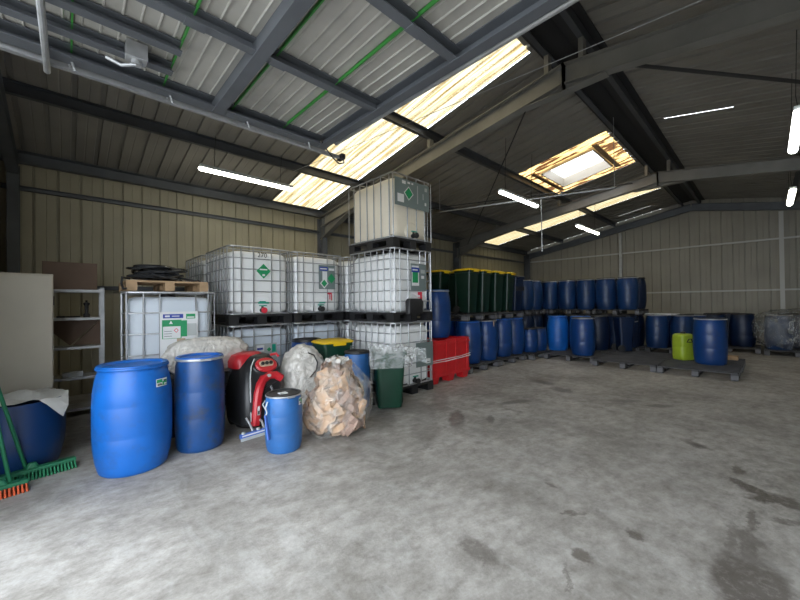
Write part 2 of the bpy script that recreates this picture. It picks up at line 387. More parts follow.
def skywin(n, rect, m, bars=True):
    mb = MB(); x0, x1, y0, y1 = rect
    # wavy fibreglass sheet
    us = []; k = 0
    N_ = int((x1-x0)/.02)
    vs = []
    for i in range(N_+1):
        u = x0+(x1-x0)*i/N_
        for y in (y0-.02, y1+.02): vs.append((u, y, zsheet(y)+.012+.010*cos(2*pi*(u-x0)/.17)))
    mb.add(vs, [(2*i, 2*i+2, 2*i+3, 2*i+1) for i in range(N_)])
    return mb.build('window_%d' % n, m, kind='structure', smooth=True)
skywin(1, SK[0], 'sky1'); skywin(2, SK[1], 'sky2')
# hatch: a stained sheet with a square opening on a curb
hb = MB(); x0, x1, y0, y1 = HT; hx0, hx1, hy0, hy1 = HI
def strip(mb, x0, x1, y0, y1):
    N_ = max(2, int((x1-x0)/.02)); vs = []
    for i in range(N_+1):
        u = x0+(x1-x0)*i/N_
        for y in (y0, y1): vs.append((u, y, zsheet(y)+.012+.015*cos(2*pi*(u-HT[0])/.15)))
    mb.add(vs, [(2*i, 2*i+2, 2*i+3, 2*i+1) for i in range(N_)])
strip(hb, x0, x1, y0, hy0); strip(hb, x0, x1, hy1, y1); strip(hb, x0, hx0, hy0, hy1); strip(hb, hx1, x1, hy0, hy1)
hatch = hb.build('window_3', 'rust', kind='structure', smooth=True)
cb = MB()
for (a, b) in (((hx0, hy0), (hx1, hy0)), ((hx1, hy0), (hx1, hy1)), ((hx1, hy1), (hx0, hy1)), ((hx0, hy1), (hx0, hy0))):
    cb.bar((a[0], a[1], zsheet(a[1])+.08), (b[0], b[1], zsheet(b[1])+.08), .03, .24)
cb.build('hatch_curb', 'curb', hatch)
mb = MB(); mb.rings([[(x, y, zsheet(y)+.205+dz) for (x, y) in ((hx0+e, hy0+e), (hx1-e, hy0+e), (hx1-e, hy1-e), (hx0+e, hy1-e))] for (e, dz) in ((.0, 0), (.06, .05), (.25, .10))]); mb.build('hatch_dome', 'dome', hatch)
# stained surround boards round the hatch
sb_ = MB()
for yy in (hy0-.1, hy1+.1): sb_.bar((hx0-.25, yy, zsheet(yy)-.04), (hx1+.15, yy, zsheet(yy)-.04), .10, .03)
sb_.build('hatch_bearer', 'wood', hatch)

# purlins (each its own)
for y in (6.2, 4.15, 2.02, 1.58, -.55, -2.6):
    mb = MB(); mb.cbeam((X0, y, zpur(y)+.08), (X1, y, zpur(y)+.08), .07, .16, side=1 if y > RY else -1); trim(mb, 'purlin')
mb = MB(); mb.prism([(1.45, ZR+.07), (1.8, ZR+.135), (2.15, ZR+.07), (2.15, ZR+.085), (1.8, ZR+.15), (1.45, ZR+.085)], X0, X1, 'x'); trim(mb, 'darksteel')
mb = MB(); mb.cbeam((X0, 7.86, zpur(7.9)+.06), (X1, 7.86, zpur(7.9)+.06), .12, .18); trim(mb, 'steel')
# sheeting rails
for z in (3.33, 1.80):
    mb = MB(); mb.cbeam((X0, 7.96, z), (X1, 7.96, z), .06, .07); trim(mb, 'steel')
for z in (1.76, 3.34):
    mb = MB(); mb.bar((15.94, YR, z), (15.94, YL-.1, z), .05, .05); trim(mb, 'white_post')
# portal frames: two rafters, apex plates, columns and knee haunches
def rafter(x, w=.14, h=.26, m='rafter', haunch=True):
    for sg in (1, -1):
        ye = YL-.15 if sg == 1 else YR+.15
        a = V((x, RY, (4.32 if haunch else zpur(RY)-h-.02)+h/2)); b = V((x, ye, zpur(ye)-h/2-.03))
        mb = MB(); mb.ibeam(a, b, w, h)
        if haunch:   # tapered knee and small apex gusset
            L_ = 1.3; d = (a-b).normalized(); c = b+d*L_
            n = V((0, 0, -1))
            mb.prism([(b.y, b.z-h/2), (c.y, c.z-h/2), (b.y, b.z-h/2-.32)], x-.006, x+.006, 'x')
            mb.bar((x, b.y, b.z-h/2-.32), (x, c.y, c.z-h/2-.004), w, .012)
            mb.prism([(a.y, a.z-h/2), (a.y+sg*.5, a.z-h/2-SL*.5), (a.y, a.z-h/2-.10)], x-.006, x+.006, 'x')
            mb.bar((x, a.y, a.z-h/2-.10), (x, a.y+sg*.5, a.z-h/2-SL*.5), w, .01)
            mb.box((x-w/2, a.y-.012, a.z-h/2-.10), (x+w/2, a.y+.012, a.z+h/2+.01))
        for y in ((6.2, 4.15, 2.02) if sg == 1 else (1.58, -.55, -2.6)):
            if haunch:
                f = (y-b.y)/(a.y-b.y); zt = b.z+(a.z-b.z)*f+h/2; mb.box((x-.05, y-.03, zt-.005), (x+.05, y+.03, zpur(y)))
        trim(mb, m)
        mb = MB(); mb.ibeam((x, ye-sg*.0, 0), (x, ye, zpur(ye)-.06), w, .26, up=(0, 1, 0)); trim(mb, 'steel')
for x in (4.75, 10.4): rafter(x)
rafter(15.82, .12, .24, 'steel', False); rafter(-.58, .12, .24, 'steel', False)
for y in (-.32, 3.98): 
    mb = MB(); mb.bar((15.86, y, 0), (15.86, y, zpur(y)-.30), .085 if y < 0 else .05, .10, up=(0, 1, 0)); trim(mb, 'white_post' if y < 0 else 'galv')
# roof bracing rods, tie rod, cable
for p, q, r_, m_ in (((4.85, 2.3, 4.42), (10.3, 7.3, 3.55), .012, 'darksteel'), ((4.85, 7.3, 3.55), (10.3, 2.3, 4.42), .012, 'darksteel'),
               ((4.85, 1.25, 4.38), (10.3, -3.9, 3.55), .022, 'darksteel')):
    mb = MB(); mb.cyl(p, q, r_, 8); trim(mb, m_)
mb = MB(); mb.cyl((6.33, 5.26, 3.6), (7.45, 1.95, 3.6), .016, 8); mb.cyl((6.33, 5.26, 3.6), (6.33, 5.26, zpur(5.26)+.15), .006, 6); mb.cyl((7.45, 1.95, 3.6), (7.45, 1.95, zpur(1.95)+.1), .006, 6); trim(mb, 'galv')
mb = MB(); mb.cyl((7.05, 3.17, 2.55), (7.05, 3.17, 3.6), .010, 8); mb.cyl((7.05, 3.17, 2.5), (7.05, 3.17, 2.66), .016, 8); trim(mb, 'galv')
mb = MB(); mb.cyl((3.12, 6.17, 4.0), (3.12, -2.58, 3.27), .004, 6); mb.cyl((3.12, -2.58, 3.27), (3.12, -2.58, zpur(-2.6)), .004, 6); trim(mb, 'galv')

# ---------------------------------------------------------------- overhead door
door = bpy.data.objects.new('door_1', None); COL.objects.link(door); door['kind'] = 'structure'
ZD = 3.27; DX = [-.62, .03, .59, 1.13, 1.64, 2.06]
def doorsheet(x0, x1, y0, y1):
    mb = MB(); us = [x0]; u = x0
    pr = [(x0, 0.)]; k = x0+.035
    while k < x1-.03:
        pr += [(k-.008, 0), (k-.003, .012), (k+.003, .012), (k+.008, 0)]
        k += .093
    pr.append((x1, 0.))
    vs = []
    for (u, d) in pr:
        for y in (y0, y1): vs.append((u, y, ZD+.07-d))
    mb.add(vs, [(2*i, 2*i+2, 2*i+3, 2*i+1) for i in range(len(pr)-1)])
    return mb
for a, b in zip(DX, DX[1:]): doorsheet(a+.012, b-.012, DY0, DY1).build('door_panel', 'doorsheet', door)
for x in DX[1:-1]:
    mb = MB(); mb.box((x-.006, DY0, ZD+.045), (x+.004, DY1, ZD+.072)); mb.build('seal', 'gseal', door)
mb = MB(); mb.cbeam((2.075, DY0, ZD+.015), (2.075, DY1, ZD+.015), .085, .11, side=-1); mb.build('end_beam', 'steel', door)
mb = MB(); mb.cbeam((1.0, DY0, ZD+.01), (1.0, DY1, ZD+.01), .09, .10); mb.build('cross_beam', 'steel', door)
mb = MB(); mb.cyl((2.18, DY0, ZD+.0), (2.18, 3.3, ZD+.0), .024, 12); mb.build('end_tube', 'galv', door)
for i, y in enumerate((3.41, 2.45, 1.55, .65, -.25, -1.15, -2.05)):
    mb = MB(); mb.cbeam((-.62, y, ZD+.015), (2.08, y, ZD+.015), .07 if i else .12, .09, side=1)
    for x in DX[1:-1]: mb.box((x-.06, y-.04, ZD-.035), (x+.06, y+.04, ZD-.028))
    mb.build('stiffener', 'steel', door)
for y in (3.12, 2.83):
    mb = MB(); mb.cbeam((-.62, y, ZD+.02), (.59, y, ZD+.02), .07, .075); mb.build('stiffener', 'steel', door)
mb = MB(); mb.box((.30, 3.0, ZD-.06), (.42, 3.10, ZD+.05)); mb.cyl((.36, 3.05, ZD-.09), (.36, 3.05, ZD-.05), .03, 14)
mb.path([(.36, 3.05, ZD-.085), (.28, 3.10, ZD-.10), (.20, 3.12, ZD-.07)], .012, 8)
mb.build('lock', 'galv', door, label='galvanised lock box with a lever')
mb = MB(); mb.cbeam((-.68, 3.53, ZD-.03), (2.42, 3.53, ZD-.03), .04, .035, side=-1)
for x in (.02, .62, 1.25, 1.9):
    mb.path([(x, 3.49, ZD-.03), (x, 3.42, ZD+.0), (x+.03, 3.42, ZD-.09)], .009, 6)
    mb.bar((x, 3.54, ZD), (x, 3.54, zpur(3.54)+.16), .03, .008)
mb.build('track', 'galv', door)
pts = [(2.25+.02*i, 3.42+.0*i, ZD-.03+.02*sin(i)) for i in range(3)]
mb = MB(); mb.path([(2.1, 3.46, ZD+.05), (2.16, 3.46, ZD-.02), (2.24, 3.46, ZD-.09), (2.33, 3.46, ZD-.14), (2.40, 3.46, ZD-.11), (2.39, 3.46, ZD-.06)], .009, 6)
mb.box((2.37, 3.46, ZD-.06), (2.42, 3.57, ZD+.0)); mb.build('cable', 'darksteel', door)
mb = MB(); mb.cyl((-.13, -2.0, ZD-.06), (-.10, 3.62, ZD-.06), .020, 10)
mb.build('spring_shaft', 'galv', door)

# ---------------------------------------------------------------- ceiling lamps
def tube_lamp(x0, x1, y, z, m, label, name='fluorescent_lamp'):
    t = thing(name, label, 'lamp', ((x0+x1)/2, y, z)); L_ = (x1-x0)
    mb = MB(); mb.rings([[(xx, sy, sz) for (sy, sz) in ((-.05, .0), (-.045, .05), (.045, .05), (.05, .0))] for xx in (-L_/2, L_/2)]); mb.build('housing', 'lgrey', t)
    n = 16; ring = lambda xx, k: [(xx, .048*k*cos(pi+pi*j/(n-1)), .045*k*sin(pi+pi*j/(n-1))-.001) for j in range(n)]
    mb = MB(); mb.rings([ring(-L_/2-.015, .5), ring(-L_/2, .9), ring(-L_/2+.02, 1), ring(L_/2-.02, 1), ring(L_/2, .9), ring(L_/2+.015, .5)]); mb.build('diffuser', m, t, smooth=True)
    for xx in (-L_*.36, L_*.36):
        mb = MB(); mb.path([(xx, 0, .05), (xx, .02, .25), (xx+.02, 0, zsheet(y)-z)], .004, 6)
        mb.build('hanging_wire', 'rubber', t)
    return t
tube_lamp(1.52, 3.07, 6.13, 3.65, 'tube', 'long fluorescent lamp hanging over the cardboard box and pallet by the left wall')
tube_lamp(6.02, 7.55, 3.5, 3.6, 'tubew', 'fluorescent lamp hanging in front of the open roof hatch')
tube_lamp(10.25, 11.95, 3.60, 3.57, 'tube', 'small far fluorescent lamp below the second skylight strip')
tube_lamp(5.95, 7.55, -.28, 3.6, 'tubew', 'fluorescent lamp cut off by the right edge, nearer one')
tube_lamp(10.2, 11.75, -.37, 3.6, 'tube', 'far fluorescent lamp by the right edge above the white gable post')

# ---------------------------------------------------------------- stickers
def sticker(parent, o, u, v, rects, name='sticker', label=None):
    """flat label made of coloured fields; o origin, u/v axes; rects (x0,y0,x1,y1,material,kind)"""
    o = V(o); u = V(u); v = V(v); n = u.cross(v).normalized(); mb = MB(); ms = []
    for k, (x0, y0, x1, y1, m, kd) in enumerate(rects):
        if m not in ms: ms.append(m)
        e = n*(.0015+.0012*k); mi = ms.index(m)
        P = lambda a, b: o+u*a+v*b+e
        cx, cy = (x0+x1)/2, (y0+y1)/2
        pts = [P(cx, y0), P(x1, cy), P(cx, y1), P(x0, cy)] if kd == 'd' else ([P(x0, y0), P(x1, y0), P(cx, y1)] if kd == 't' else [P(x0, y0), P(x1, y0), P(x1, y1), P(x0, y1)])
        mb.add(pts+[p-n*.001 for p in pts], [tuple(range(len(pts))), tuple(reversed(range(len(pts), 2*len(pts))))]+[(i, i+len(pts), (i+1) % len(pts)+len(pts), (i+1) % len(pts)) for i in range(len(pts))], mi)
    return mb.build(name, ms, parent, label=label)
def text(parent, body, o, u, v, size, m, name='lettering'):
    cu = bpy.data.curves.new(name, 'FONT'); cu.body = body; cu.size = size; cu.extrude = .0006; cu.align_x = 'CENTER'; cu.align_y = 'CENTER'
    ob = bpy.data.objects.new('tmp', cu); COL.objects.link(ob); bpy.context.view_layer.update()
    me = bpy.data.meshes.new_from_object(ob.evaluated_get(bpy.context.evaluated_depsgraph_get())); bpy.data.objects.remove(ob)
    u = V(u); v = V(v); w = u.cross(v).normalized(); mt = Matrix((u, v, w)).transposed().to_4x4(); mt.translation = V(o)+w*.010
    me.transform(mt); me.materials.clear(); me.materials.append(M[m]); me.name = name
    r = bpy.data.objects.new(name, me); COL.objects.link(r); r.parent = parent; return r
def textlines(x0, x1, y0, y1, rows, m='lblack'):
    out = []; h = (y1-y0)/rows
    for i in range(rows): out.append((x0, y0+h*i+h*.25, x0+(x1-x0)*random.uniform(.7, 1), y0+h*i+h*.6, m, 'r'))
    return out

# ---------------------------------------------------------------- IBC tanks
def ibc(label, loc, kind='grid', tank='tank', base='black', rz=0., W=.97, D=1.17, valve='black', cover=False, group='caged liquid tanks'):
    t = thing('bulk_tank', label, 'tank', loc, rz, group)
    w, d = W-.07, D-.07; z0, z1 = .165, 1.115 if kind != 'bars' else 1.13
    mb = MB(); rg = []
    for (z, ins, rr) in ((z0, .10, .10), (z0+.01, .04, .11), (z0+.05, .006, .12), (z0+.12, 0, .12), (.40, 0, .12), (.64, .0, .12), (.88, 0, .12), (z1-.12, 0, .12), (z1-.06, .008, .12), (z1-.02, .035, .12), (z1, .09, .11)):
        rg.append(rrect(w-2*ins, d-2*ins, rr, z))
    mb.rings(rg); mb.build('tank', tank, t, smooth=True)
    mb = MB(); mb.lathe([(0, 0), (.09, 0), (.095, .005), (.095, .035), (.085, .045), (0, .045)], 24, (0, 0, z1-.002)); mb.build('filler_cap', 'black', t, smooth=True)
    # cage
    mb = MB(); top = 1.165; 
    if kind == 'bars': rows = [.165, top]; nx, ny = 5, 5
    elif kind == 'wide': rows = [.165, .42, .67, .92, top]; nx, ny = 4, 5
    else: rows = [.165, .33, .50, .67, .84, 1.0, top]; nx, ny = 4, 6
    for z in rows:
        r_ = .013 if z in (rows[0], rows[-1]) else .008
        mb.path([(x, y, z) for (x, y, _) in rrect(W, D, .09, 0, 4)], r_, 6, closed=True)
    if kind == 'bars': vx = [-.44, -.13, .08, .28, .44]; vy = [-.50, -.30, -.12, .06, .25, .42]
    elif kind == 'wide': vx = [-.44, -.28, -.12, .26, .40]; vy = [-.5, -.25, 0, .25, .5]
    else: vx = [-.42, -.31, -.13, .15, .29, .42]; vy = [-.52, -.36, -.2, -.04, .12, .28, .44, .53]
    for x in vx:
        for y in (-D/2, D/2): mb.cyl((x, y*1.0, .15), (x, y, top), .009, 6)
    for y in vy:
        for x in (-W/2, W/2): mb.cyl((x, y, .15), (x, y, top), .009, 6)
    # two bars over the top
    for y in (-.28, .28): mb.cyl((-W/2, y, top), (W/2, y, top), .009, 6)
    mb.build('cage', 'cage', t, smooth=True)
    # pallet base: corner and middle feet, deck and skids
    mb = MB()
    mb.box((-W/2, -D/2, .118), (W/2, D/2, .155))
    for x in (-W/2+.07, 0, W/2-.07):
        for y in (-D/2+.08, 0, D/2-.08): mb.box((x-.07, y-.08, .03), (x+.07, y+.08, .12))
        mb.box((x-.07, -D/2, 0), (x+.07, D/2, .03))
    mb.build('pallet_base', base, t)
    # outlet valve in a recess on the narrow front face
    mb = MB(); yf = -D/2
    mb.lathe([(0, 0), (.15, 0), (.165, .012), (.165, .02), (0, .02)], 24)
    me = mb
    mb2 = MB(); mb2.T = Matrix.Translation((0, -w*0-d/2+.004, .28)) @ Matrix.Rotation(R(90), 4, 'X')
    mb2.lathe([(.17, 0), (.15, .012), (.12, .016), (0, .016)], 24); mb2.build('outlet_boss', tank, t, smooth=True)
    mb3 = MB(); mb3.cyl((0, -d/2-.01, .215), (0, -d/2-.105, .215), .034, 14); vlv = None
    mb3.cyl((0, -d/2-.04, .215), (0, -d/2-.04, .275), .018, 10)
    vlv = mb3.build('valve', 'black', t, smooth=True)
    mb4 = MB(); mb4.cyl((0, -d/2-.10, .215), (0, -d/2-.125, .215), .044, 16); mb4.build('valve_cap', valve, vlv, smooth=True)
    mb5 = MB(); mb5.bar((-.05, -d/2-.05, .285), (.06, -d/2-.05, .285), .025, .014); mb5.build('valve_handle', 'teal' if not cover else 'black', vlv)
    if cover:
        mb = MB(); mb.rings([rrect(.33, .10, .03, .13, 3, -.05, -D/2-.055), rrect(.34, .11, .03, .32, 3, -.05, -D/2-.058), rrect(.28, .09, .03, .37, 3, -.05, -D/2-.055)])
        mb.build('valve_cover', 'black', t, smooth=True, label='black plastic cover over the valve')
    return t
FX = (1, 0, 0); FZ = (0, 0, 1)
def plate_std(t, x0, z0, y, w=.34, h=.42, variant=0):
    s = (1, 0, 0)
    if variant == 0:   # grey plate, blue header, white and green diamonds
        r = [(0, 0, w, h, 'plate', 'r'), (.02, h-.10, w*.55, h-.03, 'lblue', 'r'), (.03, h-.075, w*.48, h-.055, 'white', 'r'), (w*.62, h-.09, w*.95, h-.05, 'white', 'r'),
             (.07, .10, w*.50, h-.11, 'white', 'r'), (.02, .01, .19, .19, 'white', 'd'), (.045, .035, .165, .165, 'lgreen', 'd'), (.17, .10, .33, .28, 'lgreen', 'd')]
    elif variant == 1:
        r = [(0, 0, w, h, 'plate', 'r'), (.02, .08, .19, h-.03, 'white', 'r'), (.02, h-.14, .20, h-.06, 'lblue', 'r'), (.04, h-.11, .16, h-.09, 'white', 'r'), (.035, .13, .165, .30, 'lgreen', 'r'),
             (.23, h-.15, .33, h-.09, 'lgrey', 'r'), (.24, h-.24, .31, h-.19, 'white', 'r')]
    sticker(t, (x0, y, z0), FX, FZ, r, 'label_plate')
yF = -1.17/2-.012
# A stack (two high) and the stack behind it
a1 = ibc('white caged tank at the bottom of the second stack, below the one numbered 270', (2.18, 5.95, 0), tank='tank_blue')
sticker(a1, (-.12, yF, .62), FX, FZ, [(0, 0, .34, .26, 'lgrey', 'r'), (.02, .14, .14, .24, 'white', 'r'), (.03, .17, .12, .2, 'lblue', 'r'), (.18, .13, .25, .20, 'lgreen', 'd'), (.26, .12, .32, .24, 'teal', 'r'), (.05, .03, .2, .10, 'white', 'r')], 'label_plate')
a2 = ibc('white caged tank with a single green diamond and 270 written above it', (2.18, 5.95, 1.18), valve='lred')
sticker(a2, (-.09, yF, .82-.02), FX, FZ, [(0, -.10, .22, .13, 'lgreen', 'd'), (.05, .03, .17, .05, 'white', 'r'), (.09, -.06, .13, -.03, 'white', 'r')], 'hazard_diamond', label='green hazard diamond')
text(a2, '270', (.01, yF+.03, 1.06), FX, FZ, .10, 'lblack'); text(a2, 'Greif', (.03, yF-.02, .33), FX, FZ, .06, 'teal') if False else None
sticker(a2, (-.07, yF, .315), FX, FZ, [(0, 0, .17, .025, 'teal', 'r'), (.02, .025, .12, .04, 'teal', 'r')], 'valve_tag')
ibc('white caged tank in the back row behind the stack with 270, at the bottom', (2.18, 7.30, 0))
ibc('white caged tank in the back row behind the one numbered 270, on top', (2.18, 7.30, 1.18))
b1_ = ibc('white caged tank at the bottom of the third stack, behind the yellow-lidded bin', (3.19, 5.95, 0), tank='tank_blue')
b2_ = ibc('white caged tank with a grey plate and two green diamonds, upper of the third stack', (3.19, 5.95, 1.18))
plate_std(b2_, -.03, .56, yF, .33, .42, 0)
sticker(b2_, (.14, yF, .38), FX, FZ, [(0, .09, .09, .12, 'lred', 'r'), (.04, .0, .06, .09, 'lred', 'r'), (.075, -.02, .095, .09, 'lred', 'r')], 'red_mark')
sticker(b2_, (-.02, yF, .315), FX, FZ, [(0, 0, .12, .02, 'teal', 'r')], 'valve_tag')
ibc('white caged tank in the gap left of the tall stack, set back, at the bottom', (4.24, 5.98, 0))
ibc('white caged tank in the gap left of the tall stack, set back, upper', (4.24, 5.98, 1.18))
# tall stack
cx_, cy_ = 4.11, 4.57
c1 = ibc('bottom tank of the tall stack, white in a cage, beside the red crate', (cx_, cy_, 0), tank='tank', W=.91)
sticker(c1, (.02, yF, .42), FX, FZ, [(0, 0, .42, .40, 'plate', 'r'), (.24, .04, .35, .12, 'white', 'r'), (.26, .06, .33, .07, 'lblack', 'r')], 'label_plate')
c2 = ibc('middle tank of the tall stack, white, with a black cover over its valve', (cx_, cy_, 1.18), cover=True, W=.91)
plate_std(c2, -.08, .50, yF, .36, .44, 1)
sticker(c2, (.08, yF, .33), FX, FZ, [(0, .05, .10, .15, 'lred', 'r'), (.0, .06, .05, .10, 'white', 'r'), (.01, .0, .03, .03, 'lblack', 'r'), (.05, .0, .10, .06, 'lred', 'r')], 'red_mark')
c3 = ibc('top tank of the tall stack, cream yellowed plastic with upright bars and a green diamond', (cx_, cy_, 2.36), kind='bars', tank='tank_cream', W=.89)
r_ = [(0, -.06, .80, .38, 'plate', 'r'), (.06, .0, .2, .13, 'white', 'r'), (.20, .05, .42, .28, 'white', 'd'), (.22, .07, .40, .26, 'lgreen', 'd'), (.16, .30, .24, .35, 'white', 'r'), (.28, .32, .34, .35, 'white', 'r'), (.37, .32, .41, .35, 'white', 'r'), (.50, .03, .52, .33, 'lgrey', 'r'), (.68, .03, .72, .08, 'white', 'r'), (.68, .27, .74, .33, 'lgrey', 'r'), (.63, .12, .65, .22, 'lgrey', 'r')]
sticker(c3, (-.42, -.585-.015, .72), FX, FZ, r_, 'label_plate', label='grey plate with a green diamond across the upper front')
# D on its own stack of pallets
def pallet_geo(mb, w, d, h, planks=7, dz=.022):
    for i in range(planks):
        y = -d/2+(d-.09)*i/(planks-1); mb.box((-w/2, y, h-dz), (w/2, y+.09, h))
    for x in (-w/2+.05, 0, w/2-.05):
        mb.box((x-.05, -d/2, 0), (x+.05, d/2, .02)); mb.box((x-.05, -d/2, h-2*dz), (x+.05, d/2, h-dz))
        for y in (-d/2+.07, 0, d/2-.07): mb.box((x-.05, y-.07, .02), (x+.05, y+.07, h-2*dz))
    return mb
def pallet(label, x, y, z, w, d, h=.145, m='gpal', rz=0., planks=7, group='dark pallets on the floor'):
    t = thing('pallet', label, 'pallet', (x, y, z), rz, group)
    mb = MB()
    for i in range(planks):
        yy = -d/2+(d-.09)*i/(planks-1); mb.box((-w/2, yy, h-.022), (w/2, yy+.09, h))
    for xx in (-w/2+.05, 0, w/2-.05): mb.box((xx-.05, -d/2, h-.044), (xx+.05, d/2, h-.0221)); mb.box((xx-.05, -d/2, 0), (xx+.05, d/2, .02))
    mb.build('deck', m, t)
    for xx in (-w/2+.05, 0, w/2-.05):
        for yy in (-d/2+.07, 0, d/2-.07): MB().box((xx-.052, yy-.072, .0201), (xx+.052, yy+.072, h-.0441)).build('block', 'gblock' if m == 'gpal' else m, t)
    return t
for i in range(3): pallet('dark pallet under the bluish tank beside the shelving, %s of three' % ('lowest', 'middle', 'topmost')[i], .995, 5.64, .158*i, 1.0, 1.2, .157, 'gpal', rz=R(-6))
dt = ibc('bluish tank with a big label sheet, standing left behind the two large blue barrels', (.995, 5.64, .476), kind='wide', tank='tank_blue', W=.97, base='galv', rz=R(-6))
sticker(dt, (-.12, -.585-.02, .38), FX, FZ, [(0, 0, .40, .55, 'white', 'r'), (.03, .47, .24, .52, 'lblue', 'r'), (.05, .485, .10, .505, 'white', 'r'), (.12, .49, .20, .50, 'white', 'r'), (.27, .46, .37, .52, 'lgreen', 'r'), (.28, .47, .36, .485, 'white', 'r'),
    (.20, .24, .28, .44, 'lgreen', 'r'), (.02, .22, .22, .45, 'lgreen', 'r'), (.03, .225, .21, .37, 'white', 'r'), (.09, .40, .13, .44, 'white', 't'), (.14, .29, .19, .35, 'lred', 'd'), (.15, .30, .18, .34, 'white', 'd'), (.04, .25, .12, .255, 'lblack', 'r'), (.04, .28, .12, .285, 'lblack', 'r'), (.04, .31, .12, .315, 'lblack', 'r'), (.17, .17, .26, .22, 'tan', 'r'), (.26, .10, .38, .44, 'lgrey', 'r') if False else (.28, .25, .38, .4, 'lgrey', 'r')], 'label_sheet', label='white label sheet with blue and green fields')
pallet('pale wooden pallet lying on top of the bluish tank', .93, 5.52, 1.662, .86, .80, .125, 'wood', 0, 6, group='pale wooden pallet')
# black hose bundle on the pallet
mb = MB()
for k in range(16):
    cx, cy = random.uniform(.78, .95), 5.5+random.uniform(-.08, .08); rx, ry = random.uniform(.16, .30), random.uniform(.14, .26); tl = random.uniform(-.35, .35); zz = 1.83+.010*k
    ph = random.random()*6
    mb.path([(cx+rx*cos(a), cy+ry*sin(a), max(1.806, zz+tl*rx*cos(a+ph)*.7)) for a in [2*pi*i/28 for i in range(28)]], random.choice([.011, .016, .020]), 8, closed=True)
mb.path([(.55, 5.30, 1.81), (.47, 5.2, 1.82), (.46, 5.16, 1.74), (.47, 5.08, 1.68), (.50, 5.07, 1.69)], .012, 8)
mb.path([(1.05, 5.45, 1.86), (1.15, 5.35, 1.83), (1.27, 5.3, 1.81), (1.33, 5.4, 1.81)], .014, 8)
tag(mb.build('hose_bundle', mat('black_hose', (.03, .032, .036), .25), smooth=True), 'tangled bundle of black hoses and cables lying on the wooden pallet', 'hose')

# ---------------------------------------------------------------- drums
def drum(label, loc, r=.29, h=.93, body='blue4', lid='blue6', ring='galv', rz=0., name='barrel', cat='barrel', group=None, straight=0.):
    t = thing(name, label, cat, loc, rz, group)
    q = 1-(.13*(1-straight))
    pf = [(0, .0), (r*q*.93, .0), (r*q*.985, .012), (r*(q+.02), .045), (r*(.5+q/2)*1.005, h*.12), (r*.985, h*.24), (r*1.0, h*.345), (r*.995, h*.352), (r*1.0, h*.36), (r*1.0, h*.5), (r*1.0, h*.63), (r*.995, h*.637), (r*1.0, h*.645),
          (r*.985, h*.75), (r*(.5+q/2), h*.86), (r*(q+.01), h*.93), (r*q*.985, h*.945), (r*q*.98, h*.96), (r*q*1.0, h*.965), (r*q*1.0, h*.985), (r*q*.96, h*.988), (r*q*.94, h*.975), (0, h*.975)]
    mb = MB(); mb.lathe(pf, 40); mb.build('body', body, t, smooth=True)
    rr = r*q
    mb = MB(); mb.lathe([(0, h*.9755), (rr*.80, h*.9755), (rr*.84, h*.978), (rr*.88, h*.995), (rr*.99, h*1.0), (rr*1.03, h*.995), (rr*1.035, h*.985), (rr*1.00, h*.9851)], 40); mb.build('lid', lid, t, smooth=True)
    mb = MB(); mb.lathe([(rr*1.0, h*.957), (rr*1.05, h*.960), (rr*1.065, h*.970), (rr*1.05, h*.982), (rr*1.0, h*.984), (rr*1.0, h*.957)], 40)
    if ring == 'galv': mb.bar((rr*.2, -rr*1.075, h*.97), (-rr*.25, -rr*1.06, h*.97), .012, .02)
    mb.build('clamp_ring', ring, t, smooth=True)
    return t
# foreground
d1 = drum('largest bright blue barrel at the left, with a blue lid and a small green sticker', (.45, 4.08, 0), .30, .955, 'blue', 'blue', 'blue')
d2 = drum('scuffed blue barrel with a silver clamp ring, right beside the largest one', (1.02, 4.15, 0), .235, .955, 'blue2', 'blue6', 'galv', straight=.35)
def curved_label(parent, r, z, ang, w, h, fields, name='sticker'):
    mb = MB(); ms = []
    for k, (x0, y0, x1, y1, m) in enumerate(fields):
        if m not in ms: ms.append(m)
        rr = r+.002+.0012*k; n = 8; vs = []
        for i in range(n+1):
            a = ang+(x0+(x1-x0)*i/n-.5)*w/r
            for zz in (y0, y1): vs.append((rr*cos(a), rr*sin(a), z+zz*h))
        mb.add(vs, [(2*i, 2*i+2, 2*i+3, 2*i+1) for i in range(n)], ms.index(m))
    return mb.build(name, ms, parent)
FL = [(0, 0, 1, 1, 'white'), (.04, .5, .5, .92, 'lgreen'), (.5, .1, .95, .6, 'lgreen'), (.6, .62, .92, .8, 'lblack'), (.08, .15, .45, .28, 'lblack'), (.08, .32, .4, .4, 'lblack'), (.6, .2, .85, .4, 'white')]
curved_label(d1, .296, .745, R(-52), .12, .07, FL)
kg = drum('small blue keg with a black lid in front of the red and black floor machine', (1.62, 3.46, 0), .185, .575, 'blue3', 'black', 'galv', name='keg', cat='keg', straight=.3)
mb = MB(); mb.path([(-.19, -.05, .52), (-.215, -.06, .47), (-.205, -.07, .42), (-.225, -.06, .38)], .008, 6); mb.path([(-.2, -.02, .53), (-.23, -.03, .5), (-.21, -.05, .45)], .006, 6)
mb.build('clamp_lever', 'galv', kg)
mb = MB(); mb.bar((-.215, -.06, .40), (-.195, -.085, .16), .035, .012); mb.build('blue_strap', 'squee', kg, label='pale blue strap')
mb = MB(); mb.box((-.05, -.04, .563), (.03, .03, .572)); mb.build('paper_tag', 'white', kg, label='scrap of white paper on the lid')
curved_label(kg, .178, .455, R(-48), .08, .07, FL)
drum('blue barrel with a black lid in front of the tanks, left of the yellow-lidded bin', (2.77, 5.085, 0), .25, .93, 'blue4', 'black', 'black')
drum('blue barrel with dark lid between the paper bag and the green bin with film', (3.04, 4.11, 0), .19, .80, 'blue3', 'black', 'black', straight=.3)
